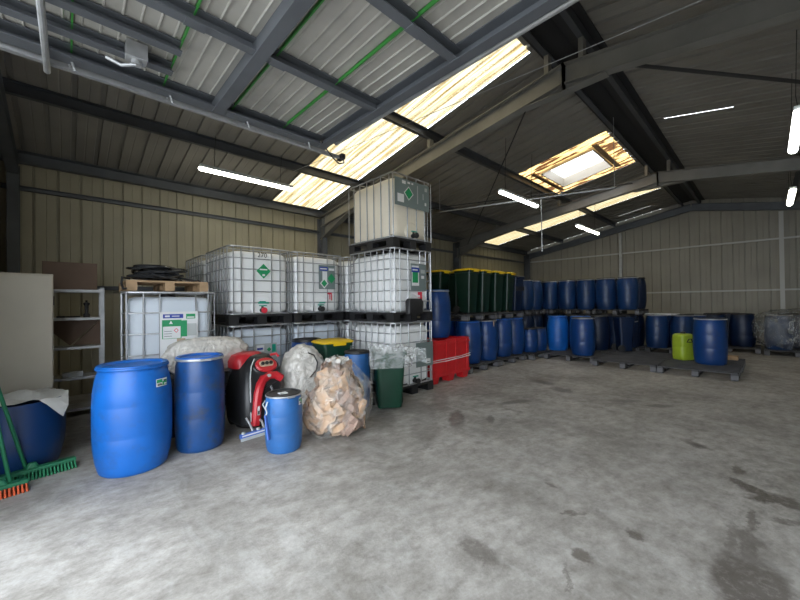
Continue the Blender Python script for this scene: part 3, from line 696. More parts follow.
# tub in the left corner
def tub():
    t = thing('tub', 'blue half barrel tub with white film, in front of the beige cabinet', 'tub', (-.33, 4.74, 0))
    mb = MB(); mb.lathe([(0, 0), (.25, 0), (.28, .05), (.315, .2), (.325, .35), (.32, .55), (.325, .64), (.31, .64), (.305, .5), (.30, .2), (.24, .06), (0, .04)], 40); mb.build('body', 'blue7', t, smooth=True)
    return t
tub()
def crumple(name, m, c, rad, amp, seed, parent=None, sub=4, flat=None, sq=1., freq=2.2, ridge=True, top=None):
    bm = bmesh.new(); bmesh.ops.create_icosphere(bm, subdivisions=sub, radius=1)
    off = V((seed*3.1, seed*1.7, seed*.9))
    for v in bm.verts:
        d = v.co.normalized()
        n = noise.noise(d*freq+off)+.5*noise.noise(d*freq*2.3+off)
        if ridge: n += .55*(1-2*abs(noise.noise(d*freq*2.9+off*2)))-.3 + .25*(1-2*abs(noise.noise(d*freq*7+off*2)))
        s_ = 1+amp*n
        e = V([math.copysign(abs(x)**sq, x) for x in d])
        p = V((e.x*rad[0], e.y*rad[1], e.z*rad[2]))*s_
        if top: p = top(p)
        p = p+V(c)
        if flat is not None and p.z < flat: p.z = flat+.002*random.random()
        v.co = p
    me = bpy.data.meshes.new(name); bm.to_mesh(me); bm.free(); me.materials.append(M[m]); me.polygons.foreach_set('use_smooth', [True]*len(me.polygons))
    o = bpy.data.objects.new(name, me); COL.objects.link(o)
    if parent: o.parent = parent
    return o
# white film over the tub
mb = MB(); n = 14; vs = []
for i in range(n):
    for j in range(n):
        u, v = i/(n-1), j/(n-1); x = -.61+.62*u; y = 4.42+.6*v; dd = sqrt((x+.33)**2+(y-4.74)**2)
        z = .665+.05*noise.noise(V((x*6, y*6, 1)))+.10*max(0, .3-dd)
        if dd > .34: z -= (dd-.34)*1.4; f = .34/dd+.12; x = -.33+(x+.33)*min(1, f+.05); y = 4.74+(y-4.74)*min(1, f+.05)
        vs.append((x, y, z))
fs = [(i*n+j, (i+1)*n+j, (i+1)*n+j+1, i*n+j+1) for i in range(n-1) for j in range(n-1)]
mb.add(vs, fs)
tag(mb.build('plastic_sheet', mat('white_sheet', (.52, .52, .50), .5, 0, .1, 4, bump=.4, bscale=8)), 'crumpled white plastic sheet draped over the blue tub', 'plastic sheet')

# ---------------------------------------------------------------- cabinet, shelving
cab = thing('cabinet', 'tall beige metal cabinet at the left edge, in front of the shelving', 'cabinet', (-.38, 5.58, 0), R(10))
mb = MB(); mb.box((-.27, -.22, .0), (.24, .24, 1.84)); mb.build('body', 'cabinet', cab, bevel=.006)
mb = MB(); mb.box((-.26, -.236, .06), (.23, -.2205, 1.825)); dr = mb.build('door', 'cabinet', cab, bevel=.004)
mb = MB(); mb.box((.241, -.19, 1.50), (.252, -.13, 1.60)); mb.build('latch', 'black', cab, label='black latch on the side')
sh = thing('shelving_unit', 'grey metal shelving against the wall between beige cabinet and bluish tank', 'shelves', (-.08, 6.6, 0))
for (x, y) in ((-.44, -.18), (.44, -.18), (-.44, .18), (.44, .18)):
    mb = MB(); mb.box((x-.02, y-.002, 0), (x+.02, y+.002, 1.74)); mb.box((x-.02*(1 if x < 0 else -1)-.002, y-.02, 0), (x-.02*(1 if x < 0 else -1)+.002, y+.02, 1.74)); mb.build('upright', 'galv', sh)
for z in (1.70, 1.32, .93, .52, .10):
    mb = MB(); mb.box((-.435, -.176, z), (.435, .176, z+.012)); mb.box((-.435, -.179, z-.022), (.435, -.1765, z+.012)); mb.box((-.435, .1765, z-.022), (.435, .179, z+.012)); mb.build('shelf', 'galv', sh)
bx = thing('cardboard_box', 'flat brown cardboard box standing on top of the grey shelving', 'box', (.04, 6.56, 1.713))
mb = MB(); mb.box((-.27, -.1, 0), (.27, .1, .36)); mb.build('body', 'cardboard', bx, bevel=.004)
mb = MB(); mb.box((-.27, -.102, .345), (.27, .0, .365)); mb.build('flap', 'cardboard', bx)
mb = MB(); mb.prism([(-.30, 1.315), (.36, 1.315), (.03, .95)], 6.60, 6.62, 'y'); mb.prism([(.36, 1.31), (.36, .945), (.06, .945)], 6.64, 6.66, 'y')
tag(mb.build('cardboard_sheet', 'cardboard'), 'folded brown cardboard sheet hanging as a triangle on the second shelf', 'cardboard')
mb = MB(); mb.lathe([(0, 0), (.035, 0), (.035, .04), (.02, .06), (.022, .16), (.035, .18), (.035, .20), (.012, .21), (.012, .235), (0, .235)], 16, (.20, 6.52, 1.333))
tag(mb.build('oil_pump', 'darksteel', smooth=True), 'small dark upright pump standing on the second shelf', 'tool')
mb = MB(); mb.box((-.10, 6.47, 1.333), (-.02, 6.53, 1.36)); mb.path([(-.02, 6.5, 1.345), (.04, 6.52, 1.345), (.13, 6.5, 1.345)], .010, 8); tag(mb.build('hand_tool', 'darksteel'), 'small dark hand tool lying left of the pump on the shelf', 'tool')
mb = MB(); mb.box((-.05, 6.45, .533), (.16, 6.55, .60)); tag(mb.build('storage_tray', 'lgrey', bevel=.005), 'pale tray lying on the lowest visible shelf behind the blue barrels', 'tray')

# ---------------------------------------------------------------- brooms
def broom(label, p0, p1, head_c, ang, L_, hm, bm_, head='green'):
    t = thing('broom', label, 'broom', (head_c[0], head_c[1], 0), ang)
    T = Matrix.Translation((head_c[0], head_c[1], 0)) @ Matrix.Rotation(ang, 4, 'Z'); inv = T.inverted()
    mb = MB(); mb.box((-L_/2, -.035, .065), (L_/2, .035, .095)); mb.rings([rrect(.09, .06, .02, .095, 3), rrect(.05, .05, .02, .14, 3)]); mb.build('head', hm, t, bevel=.006)
    mb = MB(); n = int(L_/.022)
    for i in range(n):
        for j in range(4):
            x = -L_/2+.012+i*(L_-.024)/(n-1); y = -.028+j*.0187; sp = 1.15
            mb.path([(x, y, .066), (x*1.03, y*1.6, .002)], [.006, .009], 5)
    mb.build('bristles', bm_, t); t.children[-1]['kind'] = 'stuff'
    mb = MB(); mb.path([inv @ V(p0), inv @ V(p1)], .0135, 10); mb.build('handle', hm, t, smooth=True)
    return t
broom('wide green broom on the floor at the far left, handle leaning upwards', (-.26, 4.43, .10), (-.50, 4.02, 1.42), (-.22, 4.40, 0), R(10), .56, 'broomg', 'bristleg')
broom('green handled broom with orange bristles in front of the wide green one', (-.33, 4.17, .09), (-.47, 3.9, 1.35), (-.38, 4.14, 0), R(10), .30, 'broomg', 'orange')

# ---------------------------------------------------------------- floor scrubbing machine
def machine():
    t = thing('floor_scrubber', 'red and black floor scrubbing machine behind the small blue keg', 'cleaning machine', (1.70, 4.38, 0), R(6)); t.scale = (.93, .93, .93)
    def sec(z, w, f, b, cx=0, r=.12): return rrect(w, b-f, min(r, w/2-.01, (b-f)/2-.01), z, 6, cx, (f+b)/2)
    mb = MB()
    mb.rings([sec(.06, .44, -.22, .30, -.03), sec(.10, .50, -.26, .34, -.03), sec(.30, .54, -.26, .36, -.02), sec(.50, .55, -.22, .37, .0), sec(.64, .54, -.17, .36, .02, .14), sec(.76, .50, -.12, .34, .04, .16), sec(.85, .42, -.05, .30, .06, .15), sec(.905, .33, .0, .26, .07, .12), sec(.925, .2, .05, .22, .07, .08)])
    mb.build('body', 'blackm', t, smooth=True)
    mb = MB(); mb.rings([sec(.76, .40, .02, .35, -.06, .12), sec(.84, .42, .03, .36, -.05, .12), sec(.92, .38, .05, .34, -.03, .12), sec(.95, .26, .09, .28, -.02, .08)]); mb.build('tank_cover', 'redm', t, smooth=True, label='red cover on the top')
    # red curved band on the front face, swept
    def fy(z): return -.262+max(0, z-.28)*.17+max(0, z-.55)*.35
    pts = [(.24, .60), (.17, .655), (.08, .66), (.0, .625), (-.06, .56), (-.10, .47), (-.125, .36), (-.145, .22), (-.16, .09)]
    rg = []
    for i, (x, z) in enumerate(pts):
        a = pts[max(0, i-1)]; b = pts[min(len(pts)-1, i+1)]; dx, dz = b[0]-a[0], b[1]-a[1]; l = sqrt(dx*dx+dz*dz); nx, nz = -dz/l, dx/l; w = .052
        y = fy(z)
        rg.append([(x+nx*w, y+.04, z+nz*w), (x+nx*w*.95, y-.035, z+nz*w*.95), (x+nx*w*.5, y-.055, z+nz*w*.5), (x-nx*w*.5, y-.055, z-nz*w*.5), (x-nx*w*.95, y-.035, z-nz*w*.95), (x-nx*w, y+.04, z-nz*w)])
    mb = MB(); mb.rings(rg); mb.build('rear_band', 'redm', t, smooth=True, label='red curved band down the back')
    mb = MB(); mb.rings([[(p[0]+.0, p[1], p[2]) for p in [(x, fy(z)-.015, z) for (x, z) in ((-.03, .5), (.20, .58), (.22, .12), (-.09, .10))]], [(x, fy(z)+.05, z) for (x, z) in ((-.03, .5), (.20, .58), (.22, .12), (-.09, .10))]]); mb.build('recess', 'black', t)
    # console
    T = Matrix.Translation((.075, -.085, .765)) @ Matrix.Rotation(R(52), 4, 'X')
    mb = MB(); mb.T = T; mb.lathe([(0, -.03), (.19, -.03), (.195, .0), (.18, .03), (.165, .04), (0, .045)], 32, ax=1., ay=.72); mb.build('console_rim', 'blackm', t, smooth=True)
    mb = MB(); mb.T = T; mb.lathe([(0, .03), (.148, .03), (.150, .05), (.135, .062), (0, .064)], 32, ax=1., ay=.72); cn = mb.build('console', 'redm', t, smooth=True, label='red control panel')
    mb = MB(); mb.T = T; mb.rings([[(x, y+.012, .062) for (x, y, _) in rrect(.20, .09, .044, 0, 6)], [(x, y+.012, .071) for (x, y, _) in rrect(.195, .085, .042, 0, 6)]]); mb.build('dial_plate', 'tan', cn, smooth=True)
    for i in (-1, 0, 1):
        mb = MB(); mb.T = T; mb.lathe([(0, .07), (.024, .07), (.022, .088), (0, .09)], 18, (i*.058, .012, 0)); mb.build('dial', 'black', cn, smooth=True)
    mb = MB(); mb.lathe([(0, 0), (.03, 0), (.026, .008), (0, .01)], 18); 
    mb2 = MB(); mb2.T = Matrix.Translation((.06, fy(.66)-.056, .665)) @ Matrix.Rotation(R(90), 4, 'X'); mb2.lathe([(0, 0), (.028, 0), (.024, .006), (0, .007)], 18, ax=1.2, ay=.8); mb2.build('badge', 'lgrey', t, smooth=True)
    sticker(t, (-.155, fy(.25)-.056, .22), (1, 0, 0), (0, 0, 1), [(0, 0, .035, .11, 'lgrey', 'r'), (.006, .01, .028, .05, 'lblack', 'r'), (.006, .06, .028, .10, 'white', 'r')], 'sticker')
    mb = MB(); mb.path([(-.05, -.05, .88), (-.12, -.10, .80), (-.17, -.17, .66), (-.19, -.215, .50), (-.20, -.24, .30), (-.205, -.26, .14)], .010, 8); mb.build('hose', 'lgrey', t, smooth=True, label='grey edge trim')
    mb = MB()
    for k in range(9): z = .52-.028*k; mb.path([(.07+.010*cos(a)+(.01 if k % 2 else 0), fy(z)-.03, z+.017*sin(a)) for a in [2*pi*i/10 for i in range(10)]], .0035, 5, closed=True)
    mb.build('chain', 'galv', t, smooth=True)
    # handle grips beside the console
    mb = MB(); mb.path([(.20, .0, .90), (.27, -.04, .91), (.29, -.06, .87)], .018, 8); mb.build('grip', 'redm', t, smooth=True)
    for x in (-.19, .19):
        mb = MB(); mb.cyl((x-.03, .28, .10), (x+.03, .28, .10), .10, 24); mb.build('wheel', 'rubber', t, smooth=True)
    mb = MB(); mb.lathe([(0, .005), (.22, .005), (.23, .03), (.22, .07), (0, .09)], 32, (0, .1, 0)); mb.build('brush_deck', 'black', t, smooth=True)
    # squeegee
    mb = MB(); mb.bar((-.42, -.42, .055), (.34, -.42, .055), .035, .05); mb.build('squeegee', 'squee', t, label='blue squeegee bar')
    sq = t.children[-1]
    mb = MB(); mb.box((-.42, -.441, .0), (.34, -.437, .035)); mb.build('blade', 'lgrey', sq)
    mb = MB(); mb.box((-.40, -.442, .052), (.30, -.4385, .066)); mb.build('edge_strip', 'white', sq)
    mb = MB(); mb.path([(-.12, -.26, .16), (-.12, -.36, .15), (-.12, -.41, .08)], .014, 8); mb.path([(.12, -.26, .16), (.12, -.36, .15), (.12, -.41, .08)], .014, 8)
    mb.path([(-.26, -.40, .08), (-.27, -.36, .15), (-.29, -.30, .22)], .012, 8); mb.build('squeegee_arm', 'galv', t, smooth=True)
    mb = MB(); mb.cyl((-.38, -.42, .08), (-.38, -.42, .10), .022, 12); mb.cyl((-.2, -.42, .08), (-.2, -.42, .105), .02, 12); mb.build('wing_nut', 'lgrey', sq, smooth=True)
    return t
machine()

# ---------------------------------------------------------------- bags
o = crumple('plastic_bag', 'filmwhite', (1.26, 4.76, .87), (.47, .165, .22), .10, 3, sub=5, sq=.85, freq=1.6)
tag(o, 'big milky white plastic bag lying behind the two large blue barrels', 'bag', 'waste bags')
mb = MB(); mb.rings([rrect(.70, .30, .03, .0, 3, 1.02, 4.76), rrect(.70, .30, .03, .67, 3, 1.02, 4.76)]); tag(mb.build('storage_crate', 'gpal', bevel=.01), 'dark crate under the milky bag, hidden behind the barrels', 'crate')
bag2 = crumple('plastic_bag', 'filmwhite', (2.36, 4.44, .42), (.30, .26, .48), .10, 9, sub=5, flat=.0, sq=.85, freq=1.8)
tag(bag2, 'white cloudy plastic bag standing between the floor machine and the yellow-lidded bin', 'bag', 'waste bags')
mb = MB(); mb.path([(2.30, 4.19, .84), (2.38, 4.17, .80), (2.42, 4.15, .70), (2.40, 4.15, .60), (2.32, 4.16, .52)], .008, 6); mb.build('cord', 'rubber', bag2, smooth=True)
# clear bag of brown paper
bc = (2.29, 3.50)
def pinch(p):
    if p.z > .12: f = max(.20, 1-(p.z-.12)*1.55); return V((p.x*f+.02, p.y*f, p.z))
    return p
bag = crumple('rubbish_bag', 'filmclear2', (bc[0], bc[1], .40), (.41, .35, .47), .06, 5, sub=5, flat=.0, sq=.8, freq=2.4, top=pinch)
tag(bag, 'clear plastic bag full of crumpled brown paper, in front of the green bins', 'bag', 'waste bags')
mb = MB()
for k in range(8):
    a = k*pi/4+random.random()*.5; r1 = random.uniform(.06, .15)
    mb.path([(bc[0]+.02, bc[1], .76), (bc[0]+.02+.04*cos(a), bc[1]+.04*sin(a), .80), (bc[0]+.02+r1*cos(a), bc[1]+r1*sin(a), .83+random.uniform(-.04, .03))], [.03, .02, .028], 6)
mb.build('knot', 'filmwhite', bag, smooth=True)
def paper_stuff():
    mb = MB()
    for k in range(105):
        a = random.random()*2*pi; z = random.uniform(.05, .70); rm = .355 if z < .33 else .355*(1-(z-.33)*1.55)
        if z < .12: rm *= .85
        r = rm*sqrt(random.uniform(.45, 1)); c = V((bc[0]+r*cos(a), bc[1]+r*.86*sin(a), z)); s_ = random.uniform(.10, .17)
        # a crumpled sheet facing outwards
        nrm = V((cos(a)+random.uniform(-.7, .7), sin(a)+random.uniform(-.7, .7), random.uniform(-.5, .7))).normalized()
        u = nrm.cross(V((0, 0, 1))).normalized(); w = nrm.cross(u); n = 6; rot = random.random()*6
        u, w = u*cos(rot)+w*sin(rot), w*cos(rot)-u*sin(rot); vs = []; sd = random.random()*50
        for i in range(n):
            for j in range(n):
                x, y = (i/(n-1)-.5)*2, (j/(n-1)-.5)*2
                hh = .35*(1-2*abs(noise.noise(V((x*1.5+sd, y*1.5, sd)))))-.30*(x*x+y*y)
                p = c+(u*x+w*y*.8+nrm*hh)*s_
                dx, dy = p.x-bc[0], p.y-bc[1]; q = sqrt(dx*dx+dy*dy); lim = rm+.03
                if q > lim: p.x = bc[0]+dx*lim/q; p.y = bc[1]+dy*lim/q
                p.z = max(.012, p.z); vs.append(p)
        mb.add(vs, [(i*n+j, (i+1)*n+j, (i+1)*n+j+1, i*n+j+1) for i in range(n-1) for j in range(n-1)], 0 if random.random() < .72 else 1)
    return tag(mb.build('paper_waste', ['paper', 'paper2']), 'crumpled brown paper sheets filling the clear bag', 'paper', kind='stuff')
paper_stuff()

# ---------------------------------------------------------------- wheeled bins
def bin_(label, loc, rz=0., h=.93, body='greend', lid='yellow', W=.48, D=.52, group='wheeled waste bins', lidopen=False, wheels=True):
    t = thing('waste_bin', label, 'bin', loc, rz, group)
    mb = MB(); hb_ = h*.94
    mb.rings([rrect(W*.70, D*.66, .04, .03, 4), rrect(W*.73, D*.70, .05, .10, 4), rrect(W*.90, D*.92, .05, hb_-.06, 4), rrect(W*.90, D*.92, .05, hb_-.05, 4), rrect(W, D, .05, hb_-.048, 4), rrect(W, D, .05, hb_, 4), rrect(W*.94, D*.94, .05, hb_, 4), rrect(W*.86, D*.87, .05, hb_-.1, 4), rrect(W*.7, D*.66, .04, .06, 4)])
    # vertical ribs
    for x in (-.12, .12):
        mb.bar((x*.8, -D*.325, .1), (x, -D*.448, hb_-.06), .03, .016, up=(0, 1, 0))
    mb.build('body', body, t, smooth=True)
    if lid:
        mb = MB(); mb.rings([rrect(W+.02, D+.02, .05, hb_+.001, 4), rrect(W+.03, D+.03, .05, hb_+.02, 4), rrect(W*.96, D*.96, .05, hb_+.035, 4), rrect(W*.80, D*.8, .05, hb_+.05, 4)]); mb.box((-W*.2, -D/2-.035, hb_-.03), (W*.2, -D/2-.008, hb_+.015))
        mb.cyl((-W*.4, D/2+.03, hb_+.02), (W*.4, D/2+.03, hb_+.02), .016, 10)
        mb.build('lid', lid, t, smooth=True)
    if wheels:
        for sx in (-1, 1):
            mb = MB(); mb.cyl((sx*W*.38, D*.36, .09), (sx*W*.47, D*.36, .09), .09, 20); mb.build('wheel', 'rubber', t, smooth=True)
    return t
yb = bin_('dark green bin with a yellow lid in front of the white tanks', (2.93, 4.58, 0), R(-4), .95, 'green', 'yellow', .50, .41)
# green bin lined with clear film
gb = bin_('green bin without lid, lined with clear film, in front of the tall stack', (3.32, 3.74, 0), R(-32), .86, 'green', None, .47, .44)
def liner():
    mb = MB(); n = 60; rg = []
    for (z, s_, j) in ((.60, 1.22, .05), (.66, 1.24, .05), (.74, 1.2, .04), (.82, 1.14, .03), (.875, 1.09, .015), (.885, 1.0, .01), (.86, .90, .01), (.7, .8, .02)):
        r0 = rrect(.47, .44, .07, 0, 14); ring = []
        for i, (x, y, _) in enumerate(r0):
            d = V((x, y, 0)).normalized(); k = s_+j*noise.noise(V((x*22, y*22, z*5)))*2
            ring.append((x*k, y*k, z+.018*noise.noise(V((x*14, y*14, 3)))))
        rg.append(ring)
    mb.rings(rg, cap=False)
    # a loose tail of film to the right
    vs = []; a, b = 9, 9
    for i in range(a):
        for j in range(b):
            u, v = i/(a-1), j/(b-1)
            vs.append((.22+.28*u, -.16+.05*noise.noise(V((u*4, v*4, 2)))-.05*u, .87-.20*v-.03*u*u+.02*noise.noise(V((u*7, v*5, 9)))))
    mb.add(vs, [(i*b+j, (i+1)*b+j, (i+1)*b+j+1, i*b+j+1) for i in range(a-1) for j in range(b-1)])
    o = mb.build('bin_liner', 'film', None, smooth=True); o.location = (3.32, 3.74, 0); o.rotation_euler = (0, 0, R(-32))
    tag(o, 'clear plastic liner folded over the rim of the lidless green bin', 'bin liner')
liner()

# ---------------------------------------------------------------- red crate
def crate():
    t = thing('pallet_box', 'red plastic pallet box with white straps, right of the tall stack', 'crate', (5.29, 4.60, 0))
    w, d, h = 1.12, .90, .78; mb = MB()
    def wall(x0, y0, x1, y1, out):
        mb.bar(((x0+x1)/2*1, (y0+y1)/2, .12), ((x0+x1)/2, (y0+y1)/2, h), 0.001, .001)
    mb.box((-w/2, -d/2, .12), (w/2, d/2, .16))
    for (a, b) in (((-w/2, -d/2, .12), (w/2, -d/2+.035, h)), ((-w/2, d/2-.035, .12), (w/2, d/2, h)), ((-w/2, -d/2+.0351, .12), (-w/2+.035, d/2-.0351, h)), ((w/2-.035, -d/2+.0351, .12), (w/2, d/2-.0351, h))): mb.box(a, b)
    # raised corner posts, a middle rib and rims
    for x in (-w/2+.07, -.14, .14, w/2-.07):
        mb.box((x-.035, -d/2-.018, .12), (x+.035, -d/2, h+.0)); 
    for x in (-w/2+.08, w/2-.08):
        for y in (-d/2+.08, d/2-.08): mb.box((x-.08, y-.08, h), (x+.08, y+.08, h+.018))
    mb.box((-.12, -d/2, h), (.12, -d/2+.04, h+.015))
    mb.box((-w/2-.012, -d/2-.02, h-.07), (w/2+.012, -d/2, h-.045)); mb.box((-w/2-.012, -d/2-.015, .12), (w/2+.012, -d/2, .18))
    mb.build('body', 'red', t, bevel=.008)
    for x in (-w/2+.11, 0, w/2-.11):
        for y in (-d/2+.10, d/2-.10):
            mb = MB(); mb.rings([rrect(.16, .16, .02, 0, 3, x, y), rrect(.22, .19, .02, .12, 3, x, y)]); mb.build('foot', 'red', t)
    mb = MB(); pts = [(-w/2, -d/2-.022, .40), (-.2, -d/2-.026, .395), (.2, -d/2-.026, .41), (w/2+.01, -d/2-.02, .425), (w/2+.012, d/2, .42)]
    mb.path(pts, .009, 6); mb.path([(x, y, z+.03+(.012 if i % 2 else 0)) for i, (x, y, z) in enumerate(pts)], .007, 6); mb.build('strap', 'white', t, label='white strapping round the box')
crate()
proto = drum('blue barrel standing on the red crate', (5.30, 4.52, .80), .275, .93, 'blue4', 'blue6', 'galv')

# ---------------------------------------------------------------- left rows: pallets, barrels, bins
PG = 'dark pallets on the floor'
p0 = pallet('dark pallet under the blue barrels just right of the red crate', 6.62, 4.80, 0, 1.2, 1.1)
p0.rotation_euler = (0, 0, 0)
for x, lb in ((7.86, 'dark pallet under the middle blue barrels of the row past the red crate'), (9.10, 'dark pallet under the two short blue barrels')):
    dup(p0, (x, 4.80 if x < 9 else 4.62, 0), 0, lb, PG)
BG = 'blue barrels stored on pallets'
pd = drum('tall blue barrel on pallet immediately right of the red crate, under the green bins', (6.48, 4.60, .146), .275, .93, 'blue4', 'blue4', 'blue6', group=BG)
pring = drum('second tall blue barrel right of the red crate, with a pale tag, under the bins', (7.10, 4.56, .146), .27, .93, 'blue4', 'black', 'galv', group=BG)
mb = MB(); mb.box((-.10, -.268, .78), (-.06, -.262, .91)); mb.build('paper_tag', 'tan', pring)
dup(pd, (7.84, 4.60, .146), 1, 'third tall blue barrel right of the red crate, under the bins', BG)
dup(pd, (8.44, 4.60, .146), 2, 'fourth tall blue barrel right of the red crate, next to the short ones', BG)
for i, x in enumerate((6.38, 7.02, 7.78, 8.45)):
    dup(pd, (x, 5.22, .146), i, 'blue barrel hidden in the second row right of the red crate, %s one' % ('nearest', 'second', 'third', 'fourth')[i], BG)
ps = drum('short blue barrel right of the four tall ones, left of its twin', (8.97, 4.41, .146), .215, .62, 'blue4', 'black', 'black', group='short blue barrels')
dup(ps, (9.43, 4.37, .146), 1, 'short blue barrel right of its twin, beside the bright barrel of the corner group', 'short blue barrels')
# pallets on top of those barrels, carrying the bins
up = pallet('dark raised pallet on the blue barrels, carrying the nearest green bins', 6.70, 4.92, 1.079, 1.2, 1.1, .14, group='raised pallets')
dup(up, (7.98, 4.92, 1.079), 0, 'dark raised pallet on the blue barrels, carrying the farther bins', 'raised pallets')
gbn = bin_('nearest front green bin with yellow lid on the raised pallet', (6.52, 4.66, 1.222), 0, 1.02, 'greend', 'yellow', .40, .46)
dup(gbn, (7.03, 4.66, 1.222), .05, 'second green bin with yellow lid on the raised pallet', 'wheeled waste bins')
dup(gbn, (7.60, 4.66, 1.222), -.04, 'third green bin with yellow lid on the raised pallet', 'wheeled waste bins')
dup(gbn, (8.14, 4.66, 1.222), .03, 'fourth green bin with yellow lid on the raised pallet, next to the blue bin', 'wheeled waste bins')
bb = bin_('dark blue bin at the far end of the row of raised green bins', (8.68, 4.74, 1.222), 0, .95, 'blue5', 'blue5', .46, .52)
mb = MB(); mb.box((-.20, -.252, .55), (.20, -.21, .66)); mb.build('slot', 'black', bb, label='black slot in the front')
dup(gbn, (6.32, 5.32, 1.222), 0, 'nearest green bin with yellow lid in the second raised row', 'wheeled waste bins')
dup(gbn, (6.92, 5.32, 1.222), 0, 'second green bin with yellow lid in the second raised row', 'wheeled waste bins')
dup(gbn, (7.5, 5.32, 1.222), 0, 'third green bin with yellow lid in the second raised row', 'wheeled waste bins')
# a stack of low bins behind the barrel on the crate
dup(p0, (5.40, 5.90, 0), 0, 'dark pallet behind the red crate', PG)
dup(pd, (5.12, 5.9, .146), 0, 'blue barrel on the floor pallet hidden behind the red crate, left', BG)
dup(pd, (5.70, 5.9, .146), 0, 'blue barrel on the floor pallet hidden behind the red crate, right', BG)
dup(up, (5.40, 5.90, 1.079), 0, 'dark raised pallet behind the barrel on the red crate', 'raised pallets')
dup(gbn, (5.16, 5.65, 1.222), 0, 'green bin with yellow lid behind the barrel on the red crate, left', 'wheeled waste bins')
dup(gbn, (5.70, 5.65, 1.222), 0, 'green bin with yellow lid behind the barrel on the red crate, right', 'wheeled waste bins')

# ---------------------------------------------------------------- far corner stock
def pl2(label, x, y, z=0, group=PG): return dup(p0 if z == 0 else up, (x, y, z), R(90), label, group)
pl2('dark pallet of the corner group under the brightest far barrel', 9.52, 3.42)
# front barrels of the corner group
fb = drum('bright blue barrel at the left front of the far corner group', (9.66, 3.66+.05, .146), .27, .93, 'blue', 'blue', 'blue6', group=BG)
fb.location = (9.80, 4.00, .146)
f2 = drum('blue barrel with silver ring at the front of the corner, right of the bright one', (9.28, 3.18, .146), .275, .93, 'blue4', 'black', 'galv', group=BG)
dup(fb, (9.90, 3.44, .146), 0, 'blue barrel tucked behind and between the two front barrels of the corner group', BG)
pl2('dark pallet behind the corner group front row', 10.87, 3.40)
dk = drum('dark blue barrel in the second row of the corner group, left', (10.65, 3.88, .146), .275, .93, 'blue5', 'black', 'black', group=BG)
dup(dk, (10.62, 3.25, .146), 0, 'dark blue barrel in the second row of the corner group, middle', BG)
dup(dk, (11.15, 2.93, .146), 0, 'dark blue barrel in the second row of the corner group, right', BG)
mb = MB(); mb.path([(-.14+.28*i/10, -.28-.0*i, .80-.03*sin(pi*i/10)) for i in range(11)], .007, 6)
hb2 = bin_('dark blue lidless bin with a pale handle in the middle of the corner group', (10.95, 2.62-.2, .0), R(40), .95, 'blue5', None, .42, .42)
hb2.location = (10.62, 2.62, .146)
mb.build('handle', 'galv', hb2)
# lower supports + upper row
ys = [2.78, 3.34, 3.90, 4.46, 5.02, 5.58]
pos_w = ['rightmost', 'second from the right', 'third from the right', 'fourth from the right', 'fifth from the right', 'leftmost']
for k, yy in enumerate((3.05, 4.32, 5.59)):
    pl2('dark floor pallet under the deep rows by the gable, %s' % ('right', 'middle', 'left')[k], 12.0, yy)
    pl2('dark raised pallet carrying the upper barrels by the gable, %s' % ('right', 'middle', 'left')[k], 12.0, yy, 1.079, 'raised pallets')
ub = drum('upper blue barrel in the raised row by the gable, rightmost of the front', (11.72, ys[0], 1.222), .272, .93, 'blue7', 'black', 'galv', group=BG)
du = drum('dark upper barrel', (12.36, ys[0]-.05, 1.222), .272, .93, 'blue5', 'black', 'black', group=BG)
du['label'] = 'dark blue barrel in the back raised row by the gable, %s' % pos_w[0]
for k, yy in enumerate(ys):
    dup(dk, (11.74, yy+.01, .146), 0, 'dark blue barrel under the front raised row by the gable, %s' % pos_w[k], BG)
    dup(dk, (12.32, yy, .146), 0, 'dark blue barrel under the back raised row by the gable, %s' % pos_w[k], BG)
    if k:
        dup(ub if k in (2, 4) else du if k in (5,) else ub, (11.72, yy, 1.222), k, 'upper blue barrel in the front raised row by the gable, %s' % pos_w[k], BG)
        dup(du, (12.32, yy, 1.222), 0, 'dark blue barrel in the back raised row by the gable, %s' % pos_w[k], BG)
# the raised rows run on along the side wall toward the bins
pl2('dark floor pallet between the bins and the gable rows', 10.6, 5.55); pl2('dark raised pallet between the bins and the gable rows', 10.6, 5.55, 1.079, 'raised pallets')
for (x, yy, w_) in ((10.3, 5.2, 'front left'), (10.9, 5.2, 'front right'), (10.3, 5.85, 'back left'), (10.9, 5.85, 'back right')):
    dup(dk, (x, yy, .146), 0, 'dark lower barrel between the bins and the gable rows, %s' % w_, BG)
    dup(du if w_.startswith('back') else ub, (x, yy, 1.222), 0, 'raised barrel between the blue bin and the gable rows, %s' % w_, BG)
# barrels right of the raised rows
pl2('dark pallet under the barrels with the white board', 12.55, 1.83)
wb = [(12.22, 2.02, 'left'), (12.40, 1.46, 'middle')]
b_l = dup(ub, (12.12, 2.18, .146), 0, 'blue barrel under the left half of the white board', BG)
b_r = dup(ub, (12.25, 1.62, .146), 1, 'blue barrel under the right end of the white board', BG)
dup(ub, (12.72, 2.06, .146), 0, 'blue barrel under the white board, behind the other two', BG)
dup(ub, (12.90, 1.42, .146), 2, 'blue barrel with silver ring behind the yellow-green can', BG)
mb = MB(); mb.box((11.95, 1.70, 1.078), (12.45, 2.43, 1.10)); tag(mb.build('white_board', 'white', bevel=.004), 'flat off-white board lying across two blue barrels by the gable', 'board')

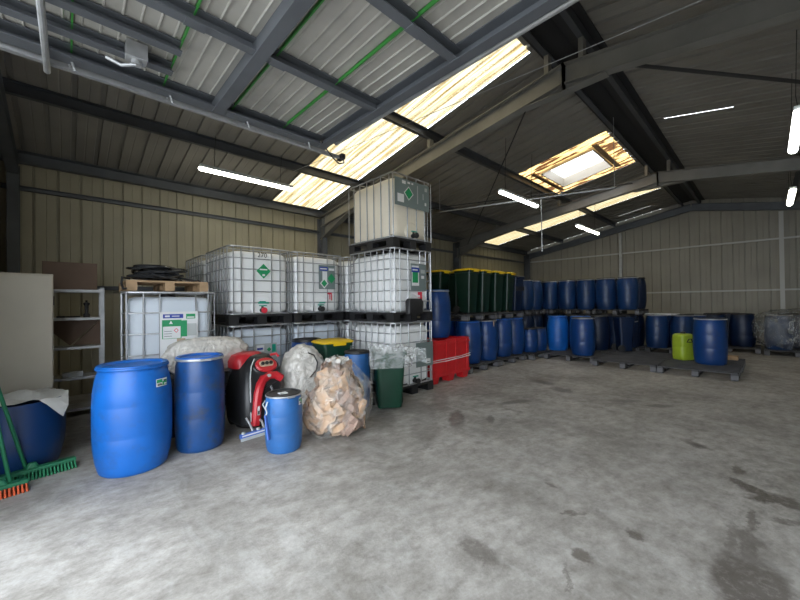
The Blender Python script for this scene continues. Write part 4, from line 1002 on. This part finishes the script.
# platform of empty pallets
pl2('dark empty pallet at the front left of the low platform', 9.27, 2.19)
p0b = pl2('dark empty pallet at the front right of the low platform, under the big barrel', 9.27, .98)
pl2('dark empty pallet at the back left of the low platform', 10.40, 2.18)
pl2('dark pallet at the back right of the low platform', 10.40, .40)
p_ = [o for o in COL.objects if o.name.startswith('pallet') and o.get('label') == 'dark pallet at the back right of the low platform'][0]
p_.location = (10.40, .96, 0)
bd = drum('big blue barrel with a silver ring standing alone on the low platform', (9.70, .84, .146), .275, .955, 'blue4', 'blue5', 'galv', straight=.3, group=BG)
def jerry():
    t = thing('canister', 'yellow-green plastic canister on the low platform beside the big barrel', 'canister', (10.0, 1.32, .146), R(-35))
    w, d, h = .34, .30, .58; mb = MB()
    mb.rings([rrect(w*.86, d*.86, .06, 0, 5), rrect(w*.96, d*.96, .07, .03, 5), rrect(w, d, .08, .10, 5), rrect(w, d, .08, .28, 5), rrect(w*.985, d*.985, .08, .29, 5), rrect(w, d, .08, .30, 5), rrect(w, d, .08, .48, 5), rrect(w*.95, d*.95, .08, .55, 5), rrect(w*.80, d*.8, .07, h-.01, 5), rrect(w*.6, d*.6, .06, h, 5)])
    mb.build('body', 'lime', t, smooth=True)
    mb = MB(); mb.lathe([(0, 0), (.05, 0), (.05, .03), (.04, .04), (0, .04)], 20, (0, 0, h)); mb.build('cap', 'black', t, smooth=True)
    mb = MB(); mb.path([(-.07, -d/2-.004, .40), (-.03, -d/2-.018, .47), (.03, -d/2-.018, .47), (.07, -d/2-.004, .40), (0, -d/2-.010, .395)], .010, 6, closed=True); mb.build('handle', 'black', t, smooth=True)
jerry()
mb = MB(); mb.box((10.55, .46, .146), (10.85, .66, .22)); tag(mb.build('wooden_block', 'wood', bevel=.005), 'small wooden block at the right end of the low platform', 'block')
# behind the platform
pl2('dark pallet by the gable behind the low platform', 14.0, .75)
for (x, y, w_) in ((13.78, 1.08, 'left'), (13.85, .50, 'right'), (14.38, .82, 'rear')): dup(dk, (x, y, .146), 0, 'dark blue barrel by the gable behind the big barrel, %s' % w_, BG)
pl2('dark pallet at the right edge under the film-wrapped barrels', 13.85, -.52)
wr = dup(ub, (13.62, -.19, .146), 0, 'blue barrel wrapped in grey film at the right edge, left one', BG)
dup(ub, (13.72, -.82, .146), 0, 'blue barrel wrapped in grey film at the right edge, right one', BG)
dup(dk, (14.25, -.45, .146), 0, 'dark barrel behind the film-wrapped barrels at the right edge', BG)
o = crumple('plastic_wrap', 'filmgrey', (13.85, -.50, .66), (.74, .82, .54), .06, 15, sub=5, flat=.148, sq=.75, freq=3.)
tag(o, 'crinkled grey plastic film wrapped round the barrels at the right edge', 'plastic film')

# ---------------------------------------------------------------- light
w = bpy.data.worlds.new('World'); S.world = w; w.use_nodes = True
bg = w.node_tree.nodes['Background']; bg.inputs[0].default_value = (.86, .93, 1.0, 1); bg.inputs[1].default_value = 5.2

# ---------------------------------------------------------------- camera
yaw, pit, rol = R(46.4), R(.5), R(.66)
fw = V((cos(yaw)*cos(pit), sin(yaw)*cos(pit), sin(pit))); rt0 = V((sin(yaw), -cos(yaw), 0)); up0 = rt0.cross(fw)
rt = rt0*cos(rol)-up0*sin(rol); upv = up0*cos(rol)+rt0*sin(rol)
cam = bpy.data.cameras.new('camera'); co = bpy.data.objects.new('camera', cam); COL.objects.link(co)
mw = Matrix((rt, upv, -fw)).transposed().to_4x4(); mw.translation = V((0, 0, 1.48)); co.matrix_world = mw
cam.sensor_width = 36; cam.lens = 350/800*36; cam.clip_start = .03
S.camera = co
S.view_settings.view_transform = 'Standard'; S.view_settings.look = 'None'; S.view_settings.gamma = 1
S.view_settings.exposure = .42; S.view_settings.use_curve_mapping = False
